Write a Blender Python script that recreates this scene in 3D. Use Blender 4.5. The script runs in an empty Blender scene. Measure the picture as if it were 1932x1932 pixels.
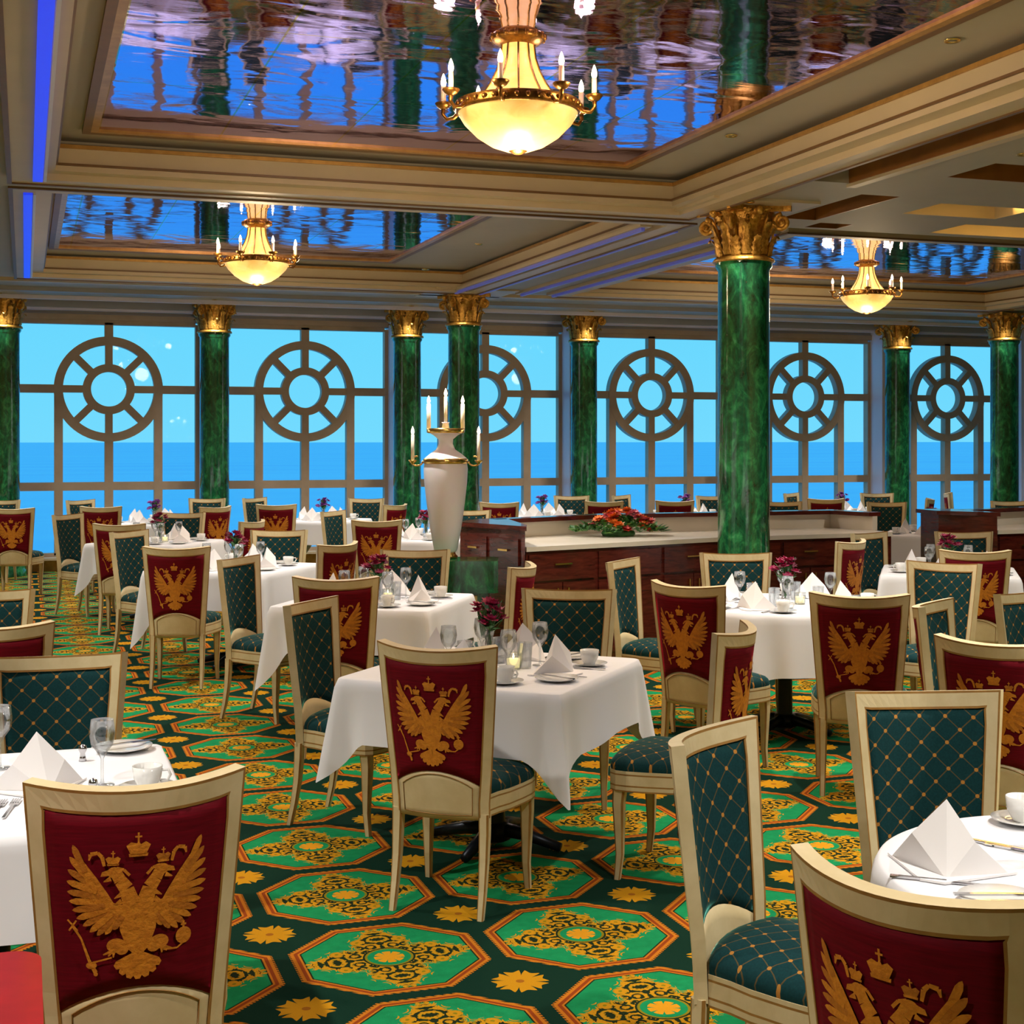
import bpy, bmesh, math, random
from mathutils import Vector, Matrix
random.seed(7)
PI = math.pi
R = math.radians
SC = bpy.context.scene
COL = SC.collection

# ------------------------------------------------------------------ camera, sky, lights, exposure
cam_d = bpy.data.cameras.new('camera'); cam = bpy.data.objects.new('camera', cam_d); COL.objects.link(cam)
cam.location = (0, 0, 1.72)
cam.rotation_euler = (R(90), 0, R(-18.8))
cam_d.sensor_width = 36.0
cam_d.lens = 2700 / 1932 * 36
cam_d.shift_y = -(966 - 830) / 1932
cam_d.clip_end = 20000
SC.camera = cam
SC.view_settings.view_transform = 'Standard'
SC.view_settings.look = 'None'
SC.view_settings.gamma = 1.0
SC.view_settings.use_curve_mapping = False
SC.view_settings.exposure = 0.0

W = bpy.data.worlds.new('dusk_sky'); SC.world = W
W.use_nodes = True
wt = W.node_tree; wt.nodes.clear()
_tc = wt.nodes.new('ShaderNodeTexCoord'); _sx = wt.nodes.new('ShaderNodeSeparateXYZ')
_cr = wt.nodes.new('ShaderNodeValToRGB'); _bg = wt.nodes.new('ShaderNodeBackground'); _wo = wt.nodes.new('ShaderNodeOutputWorld')
wt.links.new(_tc.outputs['Generated'], _sx.inputs[0]); wt.links.new(_sx.outputs['Z'], _cr.inputs[0])
wt.links.new(_cr.outputs[0], _bg.inputs[0]); wt.links.new(_bg.outputs[0], _wo.inputs[0])
_e = _cr.color_ramp.elements
_e[0].position = 0.0; _e[0].color = (0.19, 0.74, 1.0, 1)
_e[1].position = 0.6; _e[1].color = (0.10, 0.55, 1.0, 1)
_m = _e.new(0.07); _m.color = (0.16, 0.72, 1.0, 1)
_m2 = _e.new(0.16); _m2.color = (0.13, 0.62, 1.0, 1)
_bg.inputs[1].default_value = 1.0

def light(name, kind, loc, energy, color, size=0.1, rot=None, spot=None, blend=0.6):
    d = bpy.data.lights.new(name, kind); d.energy = energy; d.color = color
    if kind == 'AREA':
        d.shape = 'DISK'; d.size = size
        if spot: d.spread = R(spot)
    elif kind == 'SPOT':
        d.shadow_soft_size = size; d.spot_size = R(spot or 100); d.spot_blend = blend
    else: d.shadow_soft_size = size
    o = bpy.data.objects.new(name, d); COL.objects.link(o); o.location = loc
    if rot: o.rotation_euler = rot
    return o
# the room's recessed downlights plus one added for fill (each hangs under its own ceiling fitting, built further down)
WARM = (1.0, 0.93, 0.83)
DOWN = []
for yy, zz in ((2.2, 3.44), (4.6, 3.44), (7.2, 3.44)):
    for xx in (-1.2, 5.72): DOWN.append((xx, yy, zz))
for xx, yy in ((-1.2, 9.9), (2.4, 9.98), (7.9, 9.2), (7.9, 6.2), (7.9, 3.2), (3.9, 12.4), (3.95, 14.4), (-1.2, 12.6), (-1.2, 15.4),
               (-1.6, 17.9), (0.9, 17.2), (3.4, 17.2), (5.9, 17.2), (8.4, 17.2), (10.9, 17.2), (13.4, 17.2), (12.4, 12.4)):
    DOWN.append((xx, yy, 3.44 if yy < 10.3 else (3.49 if yy < 16.4 else 3.53)))
for xx, yy in ((4.27, 3.1), (4.27, 5.9), (4.27, 8.2), (2.2, 1.5)): DOWN.append((xx, yy, 3.655))  # the near-end one is out of view, added to brighten the foreground
for (xx, yy, zz) in DOWN:
    light('downlight_lamp', 'SPOT', (xx, yy, zz - 0.03), ((400 if yy < 2 else 520 if yy < 5 else 300) if zz > 3.6 else (330 if xx < 3 or yy < 4 else 150) if yy < 10 else 245), WARM, 0.05, spot=((98 if xx > 3 else 125) if zz > 3.6 else 125), blend=0.8)
COLSPOT = [(4.86, 9.06, ZS0) for ZS0 in (3.40,)] + [(4.9, 16.22, 3.49), (12.75, 16.3, 3.49)] + [(-.25 + 2.63 * n - .05, 18.80, 3.53) for n in (0, 1, 2, 3, 5)]
for p_ in COLSPOT:
    light('column_lamp', 'SPOT', (p_[0], p_[1], p_[2] - .03), 95, WARM, 0.04, rot=(R(14), 0, 0), spot=70, blend=.9)

# ------------------------------------------------------------------ node helpers
class X:
    """a tiny expression over Math nodes"""
    nt = None
    def __init__(s, v): s.v = v
    @staticmethod
    def op(kind, *a, clamp=False):
        n = X.nt.nodes.new('ShaderNodeMath'); n.operation = kind; n.use_clamp = clamp
        for i, q in enumerate(a):
            if isinstance(q, X): q = q.v
            if isinstance(q, (int, float)): n.inputs[i].default_value = q
            else: X.nt.links.new(q, n.inputs[i])
        return X(n.outputs[0])
    def __add__(s, o): return X.op('ADD', s, o)
    def __radd__(s, o): return X.op('ADD', o, s)
    def __sub__(s, o): return X.op('SUBTRACT', s, o)
    def __rsub__(s, o): return X.op('SUBTRACT', o, s)
    def __mul__(s, o): return X.op('MULTIPLY', s, o)
    def __rmul__(s, o): return X.op('MULTIPLY', o, s)
    def __truediv__(s, o): return X.op('DIVIDE', s, o)
def xabs(a): return X.op('ABSOLUTE', a)
def xmax(a, b): return X.op('MAXIMUM', a, b)
def xmin(a, b): return X.op('MINIMUM', a, b)
def lt(a, b): return X.op('LESS_THAN', a, b)
def gt(a, b): return X.op('GREATER_THAN', a, b)
def band(a, lo, hi): return gt(a, lo) * lt(a, hi)
def xsin(a): return X.op('SINE', a)
def xcos(a): return X.op('COSINE', a)
def xfract(a): return X.op('FRACT', a)
def atan2(a, b): return X.op('ARCTAN2', a, b)
def xlen(a, b): return X.op('SQRT', a * a + b * b)

def base_mat(name, color=(.5, .5, .5), rough=.5, metal=0, **kw):
    m = bpy.data.materials.new(name); m.use_nodes = True
    b = m.node_tree.nodes['Principled BSDF']
    b.inputs['Base Color'].default_value = (*color, 1)
    b.inputs['Roughness'].default_value = rough
    b.inputs['Metallic'].default_value = metal
    for k, v in kw.items():
        b.inputs[k.replace('_', ' ')].default_value = v
    return m
def mixrgb(nt, fac, a, b):
    n = nt.nodes.new('ShaderNodeMix'); n.data_type = 'RGBA'
    for i, q in ((0, fac), (6, a), (7, b)):
        if isinstance(q, X): q = q.v
        if isinstance(q, (int, float)): n.inputs[i].default_value = q
        elif isinstance(q, tuple): n.inputs[i].default_value = (*q, 1) if len(q) == 3 else q
        else: nt.links.new(q, n.inputs[i])
    return n.outputs[2]
def coords(nt, which='Object', scale=(1, 1, 1)):
    t = nt.nodes.new('ShaderNodeTexCoord'); mp = nt.nodes.new('ShaderNodeMapping')
    mp.inputs['Scale'].default_value = scale
    nt.links.new(t.outputs[which], mp.inputs[0]); return mp.outputs[0]
def sep(nt, v):
    n = nt.nodes.new('ShaderNodeSeparateXYZ'); nt.links.new(v, n.inputs[0]); return X(n.outputs[0]), X(n.outputs[1]), X(n.outputs[2])
def comb(nt, a, b, c=0.0):
    n = nt.nodes.new('ShaderNodeCombineXYZ')
    for i, q in enumerate((a, b, c)):
        if isinstance(q, X): nt.links.new(q.v, n.inputs[i])
        else: n.inputs[i].default_value = q
    return n.outputs[0]
def noise(nt, vec, scale=5, detail=3, rough=.5, dist=0):
    n = nt.nodes.new('ShaderNodeTexNoise'); n.inputs['Scale'].default_value = scale; n.inputs['Detail'].default_value = detail
    n.inputs['Roughness'].default_value = rough; n.inputs['Distortion'].default_value = dist
    if vec is not None: nt.links.new(vec, n.inputs['Vector'])
    return X(n.outputs['Fac'])
def ramp(nt, fac, stops):
    n = nt.nodes.new('ShaderNodeValToRGB'); e = n.color_ramp.elements
    nt.links.new(fac.v, n.inputs[0])
    e[0].position, e[0].color = stops[0][0], (*stops[0][1], 1); e[1].position, e[1].color = stops[-1][0], (*stops[-1][1], 1)
    for p, c in stops[1:-1]: q = e.new(p); q.color = (*c, 1)
    return n.outputs[0]
def bump(m, h, strength=.2, dist=.01):
    nt = m.node_tree; n = nt.nodes.new('ShaderNodeBump'); n.inputs['Strength'].default_value = strength; n.inputs['Distance'].default_value = dist
    nt.links.new(h.v, n.inputs['Height']); nt.links.new(n.outputs[0], nt.nodes['Principled BSDF'].inputs['Normal'])
def setcol(m, sock, name='Base Color'):
    m.node_tree.links.new(sock, m.node_tree.nodes['Principled BSDF'].inputs[name])

def noisy(name, c1, c2, scale=6, rough=.5, metal=0, bmp=0.0, sc=(1, 1, 1), **kw):
    m = base_mat(name, c1, rough, metal, **kw); nt = m.node_tree; X.nt = nt
    v = coords(nt, 'Object', sc); n = noise(nt, v, scale, 4, .6)
    setcol(m, ramp(nt, n, [(.3, c1), (.7, c2)]))
    if bmp: bump(m, n, bmp, .01)
    return m

M = {}
M['cream'] = noisy('cream_painted_wood', (.56, .45, .24), (.68, .57, .34), 9, .38)
M['gilt'] = noisy('gilt_edge', (.36, .19, .045), (.25, .12, .03), 20, .4)
M['gold'] = noisy('antique_gold', (.80, .46, .10), (.40, .18, .02), 38, .32, .7, .6)
M['brass'] = base_mat('brass', (.75, .5, .16), .22, 1.0)
M['bronze'] = noisy('dark_bronze', (.34, .16, .03), (.12, .05, .01), 40, .32, .85, .3)
M['paint'] = noisy('ceiling_paint', (.35, .32, .27), (.38, .345, .29), 2, .6)
M['cornice'] = noisy('cornice_beige', (.50, .41, .27), (.55, .45, .30), 3, .45)
M['goldtrim'] = noisy('gold_leaf_trim', (.55, .31, .09), (.38, .2, .05), 12, .35, .45)
M['brown'] = noisy('brown_trim', (.13, .065, .02), (.17, .085, .025), 8, .45)
M['rust'] = noisy('copper_panel', (.33, .13, .02), (.24, .09, .015), 4, .4, .3)
M['greywall'] = noisy('grey_wall_panel', (.30, .30, .33), (.33, .33, .36), 3, .5)
M['pier'] = noisy('pale_pier_panel', (.66, .64, .82), (.70, .68, .85), 3, .4)
M['winframe'] = noisy('window_frame_taupe', (.36, .27, .19), (.42, .32, .23), 5, .45)
M['wallpaint'] = noisy('warm_wall_paint', (.45, .38, .28), (.5, .42, .3), 3, .6)
M['porcelain'] = base_mat('white_porcelain', (.82, .82, .80), .12, 0, Coat_Weight=.5)
M['silver'] = base_mat('silver', (.55, .55, .57), .18, 1.0)
M['blackmetal'] = base_mat('black_metal', (.015, .02, .03), .35, .6)
M['alabaster'] = base_mat('white_alabaster', (.88, .85, .92), .3, 0, Subsurface_Weight=.1)
M['leaf'] = noisy('leaf_green', (.02, .09, .02), (.05, .2, .04), 20, .5)
M['leaf2'] = noisy('light_leaf_green', (.10, .26, .04), (.2, .38, .08), 20, .5)
M['magenta'] = noisy('magenta_petals', (.42, .01, .09), (.22, .005, .05), 30, .5)
M['violet'] = noisy('violet_petals', (.16, .02, .3), (.3, .05, .35), 30, .5)
M['red'] = noisy('red_petals', (.6, .03, .015), (.4, .02, .02), 30, .5)
M['orange'] = noisy('orange_petals', (.8, .22, .02), (.7, .12, .02), 30, .5)
M['pink'] = noisy('pink_petals', (.62, .12, .14), (.45, .05, .1), 30, .5)
M['whitetop'] = noisy('cream_stone_top', (.72, .66, .55), (.78, .72, .62), 3, .25)
M['wax'] = base_mat('white_wax', (.85, .8, .68), .4, 0, Subsurface_Weight=.2)
M['redleather'] = noisy('red_leather', (.34, .012, .012), (.26, .008, .008), 12, .3)

# glass
def glass(name, tint=(1, 1, 1), rough=0.0):
    m = base_mat(name, tint, rough, 0); b = m.node_tree.nodes['Principled BSDF']
    b.inputs['Transmission Weight'].default_value = 1.0; b.inputs['IOR'].default_value = 1.2
    return m
def thin_glass():
    m = bpy.data.materials.new('drinking_glass'); m.use_nodes = True; nt = m.node_tree; nt.nodes.clear()
    o = nt.nodes.new('ShaderNodeOutputMaterial'); mx = nt.nodes.new('ShaderNodeMixShader'); lw = nt.nodes.new('ShaderNodeLayerWeight'); lw.inputs[0].default_value = .35
    t = nt.nodes.new('ShaderNodeBsdfTransparent'); g = nt.nodes.new('ShaderNodeBsdfGlossy'); g.inputs['Roughness'].default_value = .03
    t.inputs[0].default_value = (.93, .95, .96, 1); mul = nt.nodes.new('ShaderNodeMath'); mul.operation = 'MULTIPLY_ADD'; mul.inputs[1].default_value = .55; mul.inputs[2].default_value = .05
    nt.links.new(lw.outputs['Fresnel'], mul.inputs[0]); nt.links.new(mul.outputs[0], mx.inputs[0])
    nt.links.new(t.outputs[0], mx.inputs[1]); nt.links.new(g.outputs[0], mx.inputs[2]); nt.links.new(mx.outputs[0], o.inputs[0])
    return m
M['glass'] = thin_glass()
def pane_mat():
    m = bpy.data.materials.new('window_glass'); m.use_nodes = True; nt = m.node_tree; nt.nodes.clear()
    o = nt.nodes.new('ShaderNodeOutputMaterial'); mx = nt.nodes.new('ShaderNodeMixShader')
    t = nt.nodes.new('ShaderNodeBsdfTransparent'); g = nt.nodes.new('ShaderNodeBsdfGlossy'); g.inputs['Roughness'].default_value = .02
    t.inputs[0].default_value = (.96, .98, 1, 1); mx.inputs[0].default_value = .004
    nt.links.new(t.outputs[0], mx.inputs[1]); nt.links.new(g.outputs[0], mx.inputs[2]); nt.links.new(mx.outputs[0], o.inputs[0])
    return m
M['pane'] = pane_mat()

def emit(name, color, strength, base=(.8, .7, .5)):
    m = base_mat(name, base, .4); b = m.node_tree.nodes['Principled BSDF']
    b.inputs['Emission Color'].default_value = (*color, 1); b.inputs['Emission Strength'].default_value = strength
    return m
M['flame'] = emit('lit_bulb', (1, .78, .45), 14)
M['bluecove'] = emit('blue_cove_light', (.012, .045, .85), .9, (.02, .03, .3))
M['blueglint'] = emit('painted_blue_reflection', (.04, .07, .6), .22, (.2, .2, .35))  # glow standing in for blue light reflected by the beam mouldings
M['votive'] = emit('candle_glow', (1, .8, .3), 1.1)
def alab(name, strength):
    m = base_mat(name, (.45, .3, .12), .35); nt = m.node_tree; X.nt = nt
    n = noise(nt, coords(nt, 'Object', (1, 1, 1.6)), 9, 4, .6, .5)
    c = ramp(nt, n, [(.3, (1, .50, .09)), (.55, (1, .63, .16)), (.8, (1, .76, .30))])
    setcol(m, c, 'Emission Color'); nt.nodes['Principled BSDF'].inputs['Emission Strength'].default_value = strength
    return m
M['bowl'] = alab('lit_alabaster_bowl', .85)
M['shade'] = alab('lit_alabaster_shade', 1.15)

# green marble
def marble():
    m = base_mat('green_marble', (.01, .1, .04), .12, 0, Coat_Weight=.6, Coat_Roughness=.05); nt = m.node_tree; X.nt = nt
    v = coords(nt, 'Object', (1, 1, .55)); n = noise(nt, v, 7, 6, .65, 1.2)
    n2 = noise(nt, v, 30, 3, .6, .3)
    setcol(m, ramp(nt, n * .75 + n2 * .25, [(.36, (.003, .026, .013)), (.5, (.008, .10, .04)), (.6, (.025, .24, .08)), (.72, (.08, .45, .18))]))
    return m
M['marble'] = marble()
# mahogany
def mahog():
    m = base_mat('mahogany', (.1, .01, .01), .22, 0, Coat_Weight=.4); nt = m.node_tree; X.nt = nt
    n = noise(nt, coords(nt, 'Object', (1, 1, 7)), 6, 5, .6, .6)
    setcol(m, ramp(nt, n, [(.3, (.045, .006, .005)), (.7, (.13, .02, .012))]))
    return m
M['mahogany'] = mahog()
# cloth
def linen():
    m = base_mat('white_linen', (.80, .81, .85), .8, 0, Sheen_Weight=.2); nt = m.node_tree; X.nt = nt
    v = coords(nt); n = noise(nt, v, 3, 4, .5); bump(m, n, .25, .02)
    return m
M['linen'] = linen()
M['napkin'] = base_mat('napkin_linen', (.88, .86, .86), .75)

# upholstery: dark teal with gold lattice
def lattice(name, ax, field, line, dot, pitch=.075):
    m = base_mat(name, field, .85, 0, Sheen_Weight=.9, Sheen_Roughness=.22, Specular_IOR_Level=.15)
    m.node_tree.nodes['Principled BSDF'].inputs['Sheen Tint'].default_value = (.10, .40, .34, 1)
    nt = m.node_tree; X.nt = nt
    p = sep(nt, coords(nt)); a, b = p[ax[0]], p[ax[1]]
    k = 1 / (pitch)
    u = (a + b) * k; w = (a - b) * k
    fu = xabs(xfract(u + 100) - .5); fw = xabs(xfract(w + 100) - .5)
    ln = xmax(gt(fu, .468), gt(fw, .474)) * .6
    fine = noise(nt, coords(nt), 160, 2, .6)
    du = .5 - fu; dw = .5 - fw
    dt = lt(xlen(du, dw), .105)
    c = mixrgb(nt, fine, tuple(q * .55 for q in field), tuple(q * 1.5 for q in field))
    c = mixrgb(nt, ln, c, line); c = mixrgb(nt, dt, c, dot)
    setcol(m, c); return m
M['teal_back'] = lattice('teal_lattice_fabric', (0, 2), (.004, .034, .038), (.14, .085, .02), (.42, .19, .035))
M['teal_seat'] = lattice('teal_lattice_seat_fabric', (0, 1), (.004, .034, .038), (.14, .085, .02), (.42, .19, .035))
def maroon():
    m = base_mat('maroon_fabric', (.13, .002, .008), .7, 0, Sheen_Weight=.3, Sheen_Roughness=.25, Specular_IOR_Level=.12); nt = m.node_tree; X.nt = nt
    m.node_tree.nodes['Principled BSDF'].inputs['Sheen Tint'].default_value = (.9, .02, .08, 1)
    n = noise(nt, coords(nt, 'Object', (1, 1, 14)), 14, 3, .6)
    setcol(m, ramp(nt, n, [(.3, (.095, .0015, .006)), (.7, (.16, .002, .010))])); return m
M['maroon'] = maroon()
M['emb'] = noisy('gold_embroidery', (.68, .25, .012), (.50, .16, .007), 70, .65, 0, .3)

M['emb2'] = noisy('darker_gold_embroidery', (.50, .17, .008), (.40, .12, .006), 70, .65, 0, .3)
# carpet
def carpet():
    m = base_mat('octagon_carpet', (.02, .1, .05), .95, 0, Specular_IOR_Level=.05); nt = m.node_tree; X.nt = nt
    x, y, z = sep(nt, coords(nt))
    P = .6845
    u = (x - 1.148 + P * 60.5) / P; v = (y - 4.64 + P * 60.5) / P
    fx = xfract(u) - .5; fy = xfract(v) - .5
    a = xabs(fx); b = xabs(fy)
    o = xmax(xmax(a, b), (a + b) * .7071)
    r = xlen(fx, fy); th = atan2(fy, fx)
    hi = xmax(a, b); lo = xmin(a, b)
    D = (.003, .026, .016); G = (.008, .25, .085); OR = (.54, .17, .012); RD = (.28, .05, .008); GO = (.56, .26, .008); OL = (.24, .19, .008); BK = (.012, .022, .008)
    grain = noise(nt, coords(nt), 240, 2, .7)
    # corner flower
    cx = .5 - a; cy = .5 - b; rc = xlen(cx, cy); tc = atan2(cy, cx)
    petal = .14 * xmin(.5 + 1.3 * xabs(xcos(tc * 4)), 1.0) * (.9 + .1 * xcos(tc * 8 + 3.1416))
    col = mixrgb(nt, lt(rc, petal), D, GO)
    col = mixrgb(nt, lt(rc, .02), col, (.35, .12, .01))
    # octagon
    wav = noise(nt, coords(nt), 25, 2, .5)
    col = mixrgb(nt, lt(o, .462), col, OR)
    dash = gt(xsin((fx + fy * 1.7) * 150), .1)
    col = mixrgb(nt, band(o, .418, .436), col, RD)
    col = mixrgb(nt, band(o, .452, .462) * dash, col, BK)
    gm = mixrgb(nt, wav, tuple(q * .75 for q in G), tuple(q * 1.25 for q in G))
    col = mixrgb(nt, lt(o, .400), col, gm)
    col = mixrgb(nt, band(o, .400, .408), col, BK)
    # scroll ornament, mirrored in each octant
    vo = nt.nodes.new('ShaderNodeTexVoronoi'); vo.feature = 'DISTANCE_TO_EDGE'; vo.inputs['Scale'].default_value = 17
    nt.links.new(comb(nt, hi, lo, .37), vo.inputs['Vector'])
    dv = X(vo.outputs['Distance'])
    vo2 = nt.nodes.new('ShaderNodeTexVoronoi'); vo2.inputs['Scale'].default_value = 12
    nt.links.new(comb(nt, hi, lo, 1.2), vo2.inputs['Vector'])
    d2 = xsin(X(vo2.outputs['Distance']) * 16)
    lobes = .305 + .082 * xcos(th * 4) + .022 * xsin(d2 * 3) + .02 * xcos(th * 12)
    orn = lt(r, lobes)
    oc = mixrgb(nt, gt(d2, .15), BK, OL)
    oc = mixrgb(nt, gt(d2, .62), oc, GO)
    oc = mixrgb(nt, lt(dv, .09) * gt(d2, -.6), oc, GO)
    col = mixrgb(nt, orn, col, oc)
    col = mixrgb(nt, orn * gt(r, lobes - .022), col, GO)
    # central medallion
    col = mixrgb(nt, lt(r, .128), col, BK)
    col = mixrgb(nt, lt(r, .118), col, OL)
    col = mixrgb(nt, lt(r, .106), col, gm)
    col = mixrgb(nt, lt(r, .074 * xmin(.5 + 1.3 * xabs(xcos(th * 4)), 1.0)), col, (.68, .30, .012))
    col = mixrgb(nt, grain * .3, col, BK)
    setcol(m, col); bump(m, grain, .25, .004)
    return m
M['carpet'] = carpet()
# rippled mirror ceiling
def mirror():
    m = base_mat('rippled_mirror', (.47, .35, .92), .035, 1.0); nt = m.node_tree; X.nt = nt
    v = coords(nt, 'Object'); x, y, z = sep(nt, v)
    n1 = noise(nt, coords(nt, 'Object', (1.0, 1.6, 1)), 1.6, 2, .5, .6); n2 = noise(nt, coords(nt, 'Object', (1.2, 7, 1)), 5, 3, .6)
    fx = xabs(xfract((x - 1.18 + 74) / .74) - .5); fy = xabs(xfract((y - 9.2 + 120) / 1.2) - .5)
    seam = xmax(gt(fx, .4925), gt(fy, .4955))
    setcol(m, mixrgb(nt, seam, (.47, .35, .92), (.45, .33, .16)))
    bump(m, n1 * 1.0 + n2 * .035, .5, .012)
    return m
M['mirror'] = mirror()
def seam_mat():
    m = base_mat('sea_water', (.01, .14, .45), .55, 0); nt = m.node_tree; X.nt = nt
    b = nt.nodes['Principled BSDF']; b.inputs['Specular IOR Level'].default_value = .2
    n = noise(nt, coords(nt, 'Object', (.004, .02, 1)), 1.0, 5, .6)
    setcol(m, ramp(nt, n, [(.3, (.36, .72, .95)), (.7, (.46, .84, .98))]))
    return m
M['sea'] = seam_mat()

# ------------------------------------------------------------------ mesh helper
class MB:
    def __init__(s): s.v = []; s.f = []; s.m = []; s.smooth = []
    def add(s, vs, fs, mi=0, sm=False):
        o = len(s.v); s.v += [tuple(v) for v in vs]
        for i, f in enumerate(fs):
            s.f.append(tuple(q + o for q in f)); s.m.append(mi[i] if isinstance(mi, list) else mi); s.smooth.append(sm)
        return s
    def box(s, x0, x1, y0, y1, z0, z1, mi=0):
        return s.add([(x0, y0, z0), (x1, y0, z0), (x1, y1, z0), (x0, y1, z0), (x0, y0, z1), (x1, y0, z1), (x1, y1, z1), (x0, y1, z1)],
                     [(0, 3, 2, 1), (4, 5, 6, 7), (0, 1, 5, 4), (1, 2, 6, 5), (2, 3, 7, 6), (3, 0, 4, 7)], mi)
    def lathe(s, prof, n=32, c=(0, 0, 0), mi=0, mis=None, a0=0, rip=None):
        k = len(prof); vs = []
        for j in range(n):
            a = a0 + 2 * PI * j / n; q = rip(a) if rip else 1
            for (r, z) in prof: vs.append((c[0] + r * q * math.cos(a), c[1] + r * q * math.sin(a), c[2] + z))
        fs = []; ms = []
        for j in range(n):
            jj = (j + 1) % n
            for i in range(k - 1):
                fs.append((j * k + i, jj * k + i, jj * k + i + 1, j * k + i + 1)); ms.append(mis[i] if mis else mi)
        return s.add(vs, fs, ms, True)
    def tube(s, pts, r, n=8, mi=0, cap=True):
        pts = [Vector(p) for p in pts]; rr = r if isinstance(r, (list, tuple)) else [r] * len(pts)
        vs = []; up = Vector((0, 0, 1))
        d0 = (pts[1] - pts[0]).normalized(); ref = up if abs(d0.z) < .9 else Vector((1, 0, 0))
        nrm = d0.cross(ref).normalized()
        for i, p in enumerate(pts):
            d = (pts[min(i + 1, len(pts) - 1)] - pts[max(i - 1, 0)]).normalized()
            nrm = (nrm - d * nrm.dot(d)).normalized(); b = d.cross(nrm)
            for j in range(n):
                a = 2 * PI * j / n; vs.append(p + (nrm * math.cos(a) + b * math.sin(a)) * rr[i])
        fs = [(i * n + j, i * n + (j + 1) % n, (i + 1) * n + (j + 1) % n, (i + 1) * n + j) for i in range(len(pts) - 1) for j in range(n)]
        if cap: fs += [tuple(range(n))[::-1], tuple(range((len(pts) - 1) * n, len(pts) * n))]
        return s.add(vs, fs, mi, True)
    def prism(s, loop, z0, z1, mi=0, zs=None, mis=None, cap=True):
        zs = zs or [z0, z1]; n = len(loop); vs = [(x, y, z) for z in zs for (x, y) in loop]
        fs = []; ms = []
        for k in range(len(zs) - 1):
            for j in range(n):
                fs.append((k * n + j, k * n + (j + 1) % n, (k + 1) * n + (j + 1) % n, (k + 1) * n + j)); ms.append(mis[k] if mis else mi)
        if cap:
            fs += [tuple(range(n))[::-1], tuple(range((len(zs) - 1) * n, len(zs) * n))]; ms += [mi, mi]
        return s.add(vs, fs, ms)
    def ball(s, c, r, n=8, mi=0, sz=1.0):
        prof = [(r * math.sin(PI * i / n), -r * sz * math.cos(PI * i / n)) for i in range(n + 1)]
        prof[0] = (r * .02, prof[0][1]); prof[-1] = (r * .02, prof[-1][1])
        return s.lathe(prof, n + 2, c, mi)
    def ring(s, x0, x1, y0, y1, w, z0, z1, mi=0):
        """rectangular frame of width w inside the rectangle"""
        o = [(x0, y0), (x1, y0), (x1, y1), (x0, y1)]; i = [(x0 + w, y0 + w), (x1 - w, y0 + w), (x1 - w, y1 - w), (x0 + w, y1 - w)]
        vs = [(*p, z) for z in (z0, z1) for p in o + i]; fs = []
        for k in range(4):
            q = (k + 1) % 4
            fs += [(k, q, 8 + q, 8 + k), (4 + q, 4 + k, 12 + k, 12 + q), (q, k, 4 + k, 4 + q), (8 + k, 8 + q, 12 + q, 12 + k)]
        return s.add(vs, fs, mi)
    def data(s, name, mats):
        me = bpy.data.meshes.new(name); me.from_pydata(s.v, [], s.f); me.update()
        for m in (mats if isinstance(mats, (list, tuple)) else [mats]): me.materials.append(m)
        me.polygons.foreach_set('material_index', s.m); me.polygons.foreach_set('use_smooth', s.smooth); me.update()
        return me
    def build(s, name, mats, parent=None, loc=None, rz=0):
        o = bpy.data.objects.new(name, s.data(name, mats)); COL.objects.link(o)
        if parent: o.parent = parent
        if loc: o.location = loc
        if rz: o.rotation_euler = (0, 0, rz)
        return o

def tag(o, label, cat=None, group=None):
    if label: o['label'] = label
    if cat: o['category'] = cat
    if group: o['group'] = group
    return o
def struct(o): o['kind'] = 'structure'; return o
def empty(name, loc, rz=0):
    o = bpy.data.objects.new(name, None); o.empty_display_size = .1; COL.objects.link(o); o.location = loc; o.rotation_euler = (0, 0, rz); return o
def copy_tree(o, parent=None):
    c = o.copy(); COL.objects.link(c); c.parent = parent
    for ch in KIDS.get(o.name, [ch for ch in bpy.data.objects if ch.parent == o]): copy_tree(ch, c)
    return c
KIDS = {}
def remember(o):
    def rec(q):
        KIDS[q.name] = [c for c in bpy.data.objects if c.parent == q]
        for c in KIDS[q.name]: rec(c)
    rec(o)

# ------------------------------------------------------------------ floor, sea, shell
XL, XR, YB, YW = -4.5, 21.0, -4.0, 19.8
f = MB().box(XL, XR, YB, YW, -.1, 0); struct(f.build('floor', M['carpet']))
s = MB().add([(-9000, 30, -14), (12000, 30, -14), (12000, 9000, -14), (-9000, 9000, -14)], [(0, 1, 2, 3)])
sea = s.build('sea', M['sea']); tag(sea, 'blue evening sea outside the wheel windows up to the horizon', 'sea'); sea['kind'] = 'stuff'
struct(MB().box(XL - .1, XL, YB, YW + .2, 0, 3.8).build('wall_left', M['wallpaint']))
struct(MB().box(XR, XR + .1, YB, YW + .2, 0, 3.8).build('wall_right', M['wallpaint']))
struct(MB().box(XL, XR, YB - .1, YB, 0, 3.8).build('wall_back', M['wallpaint']))

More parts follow.
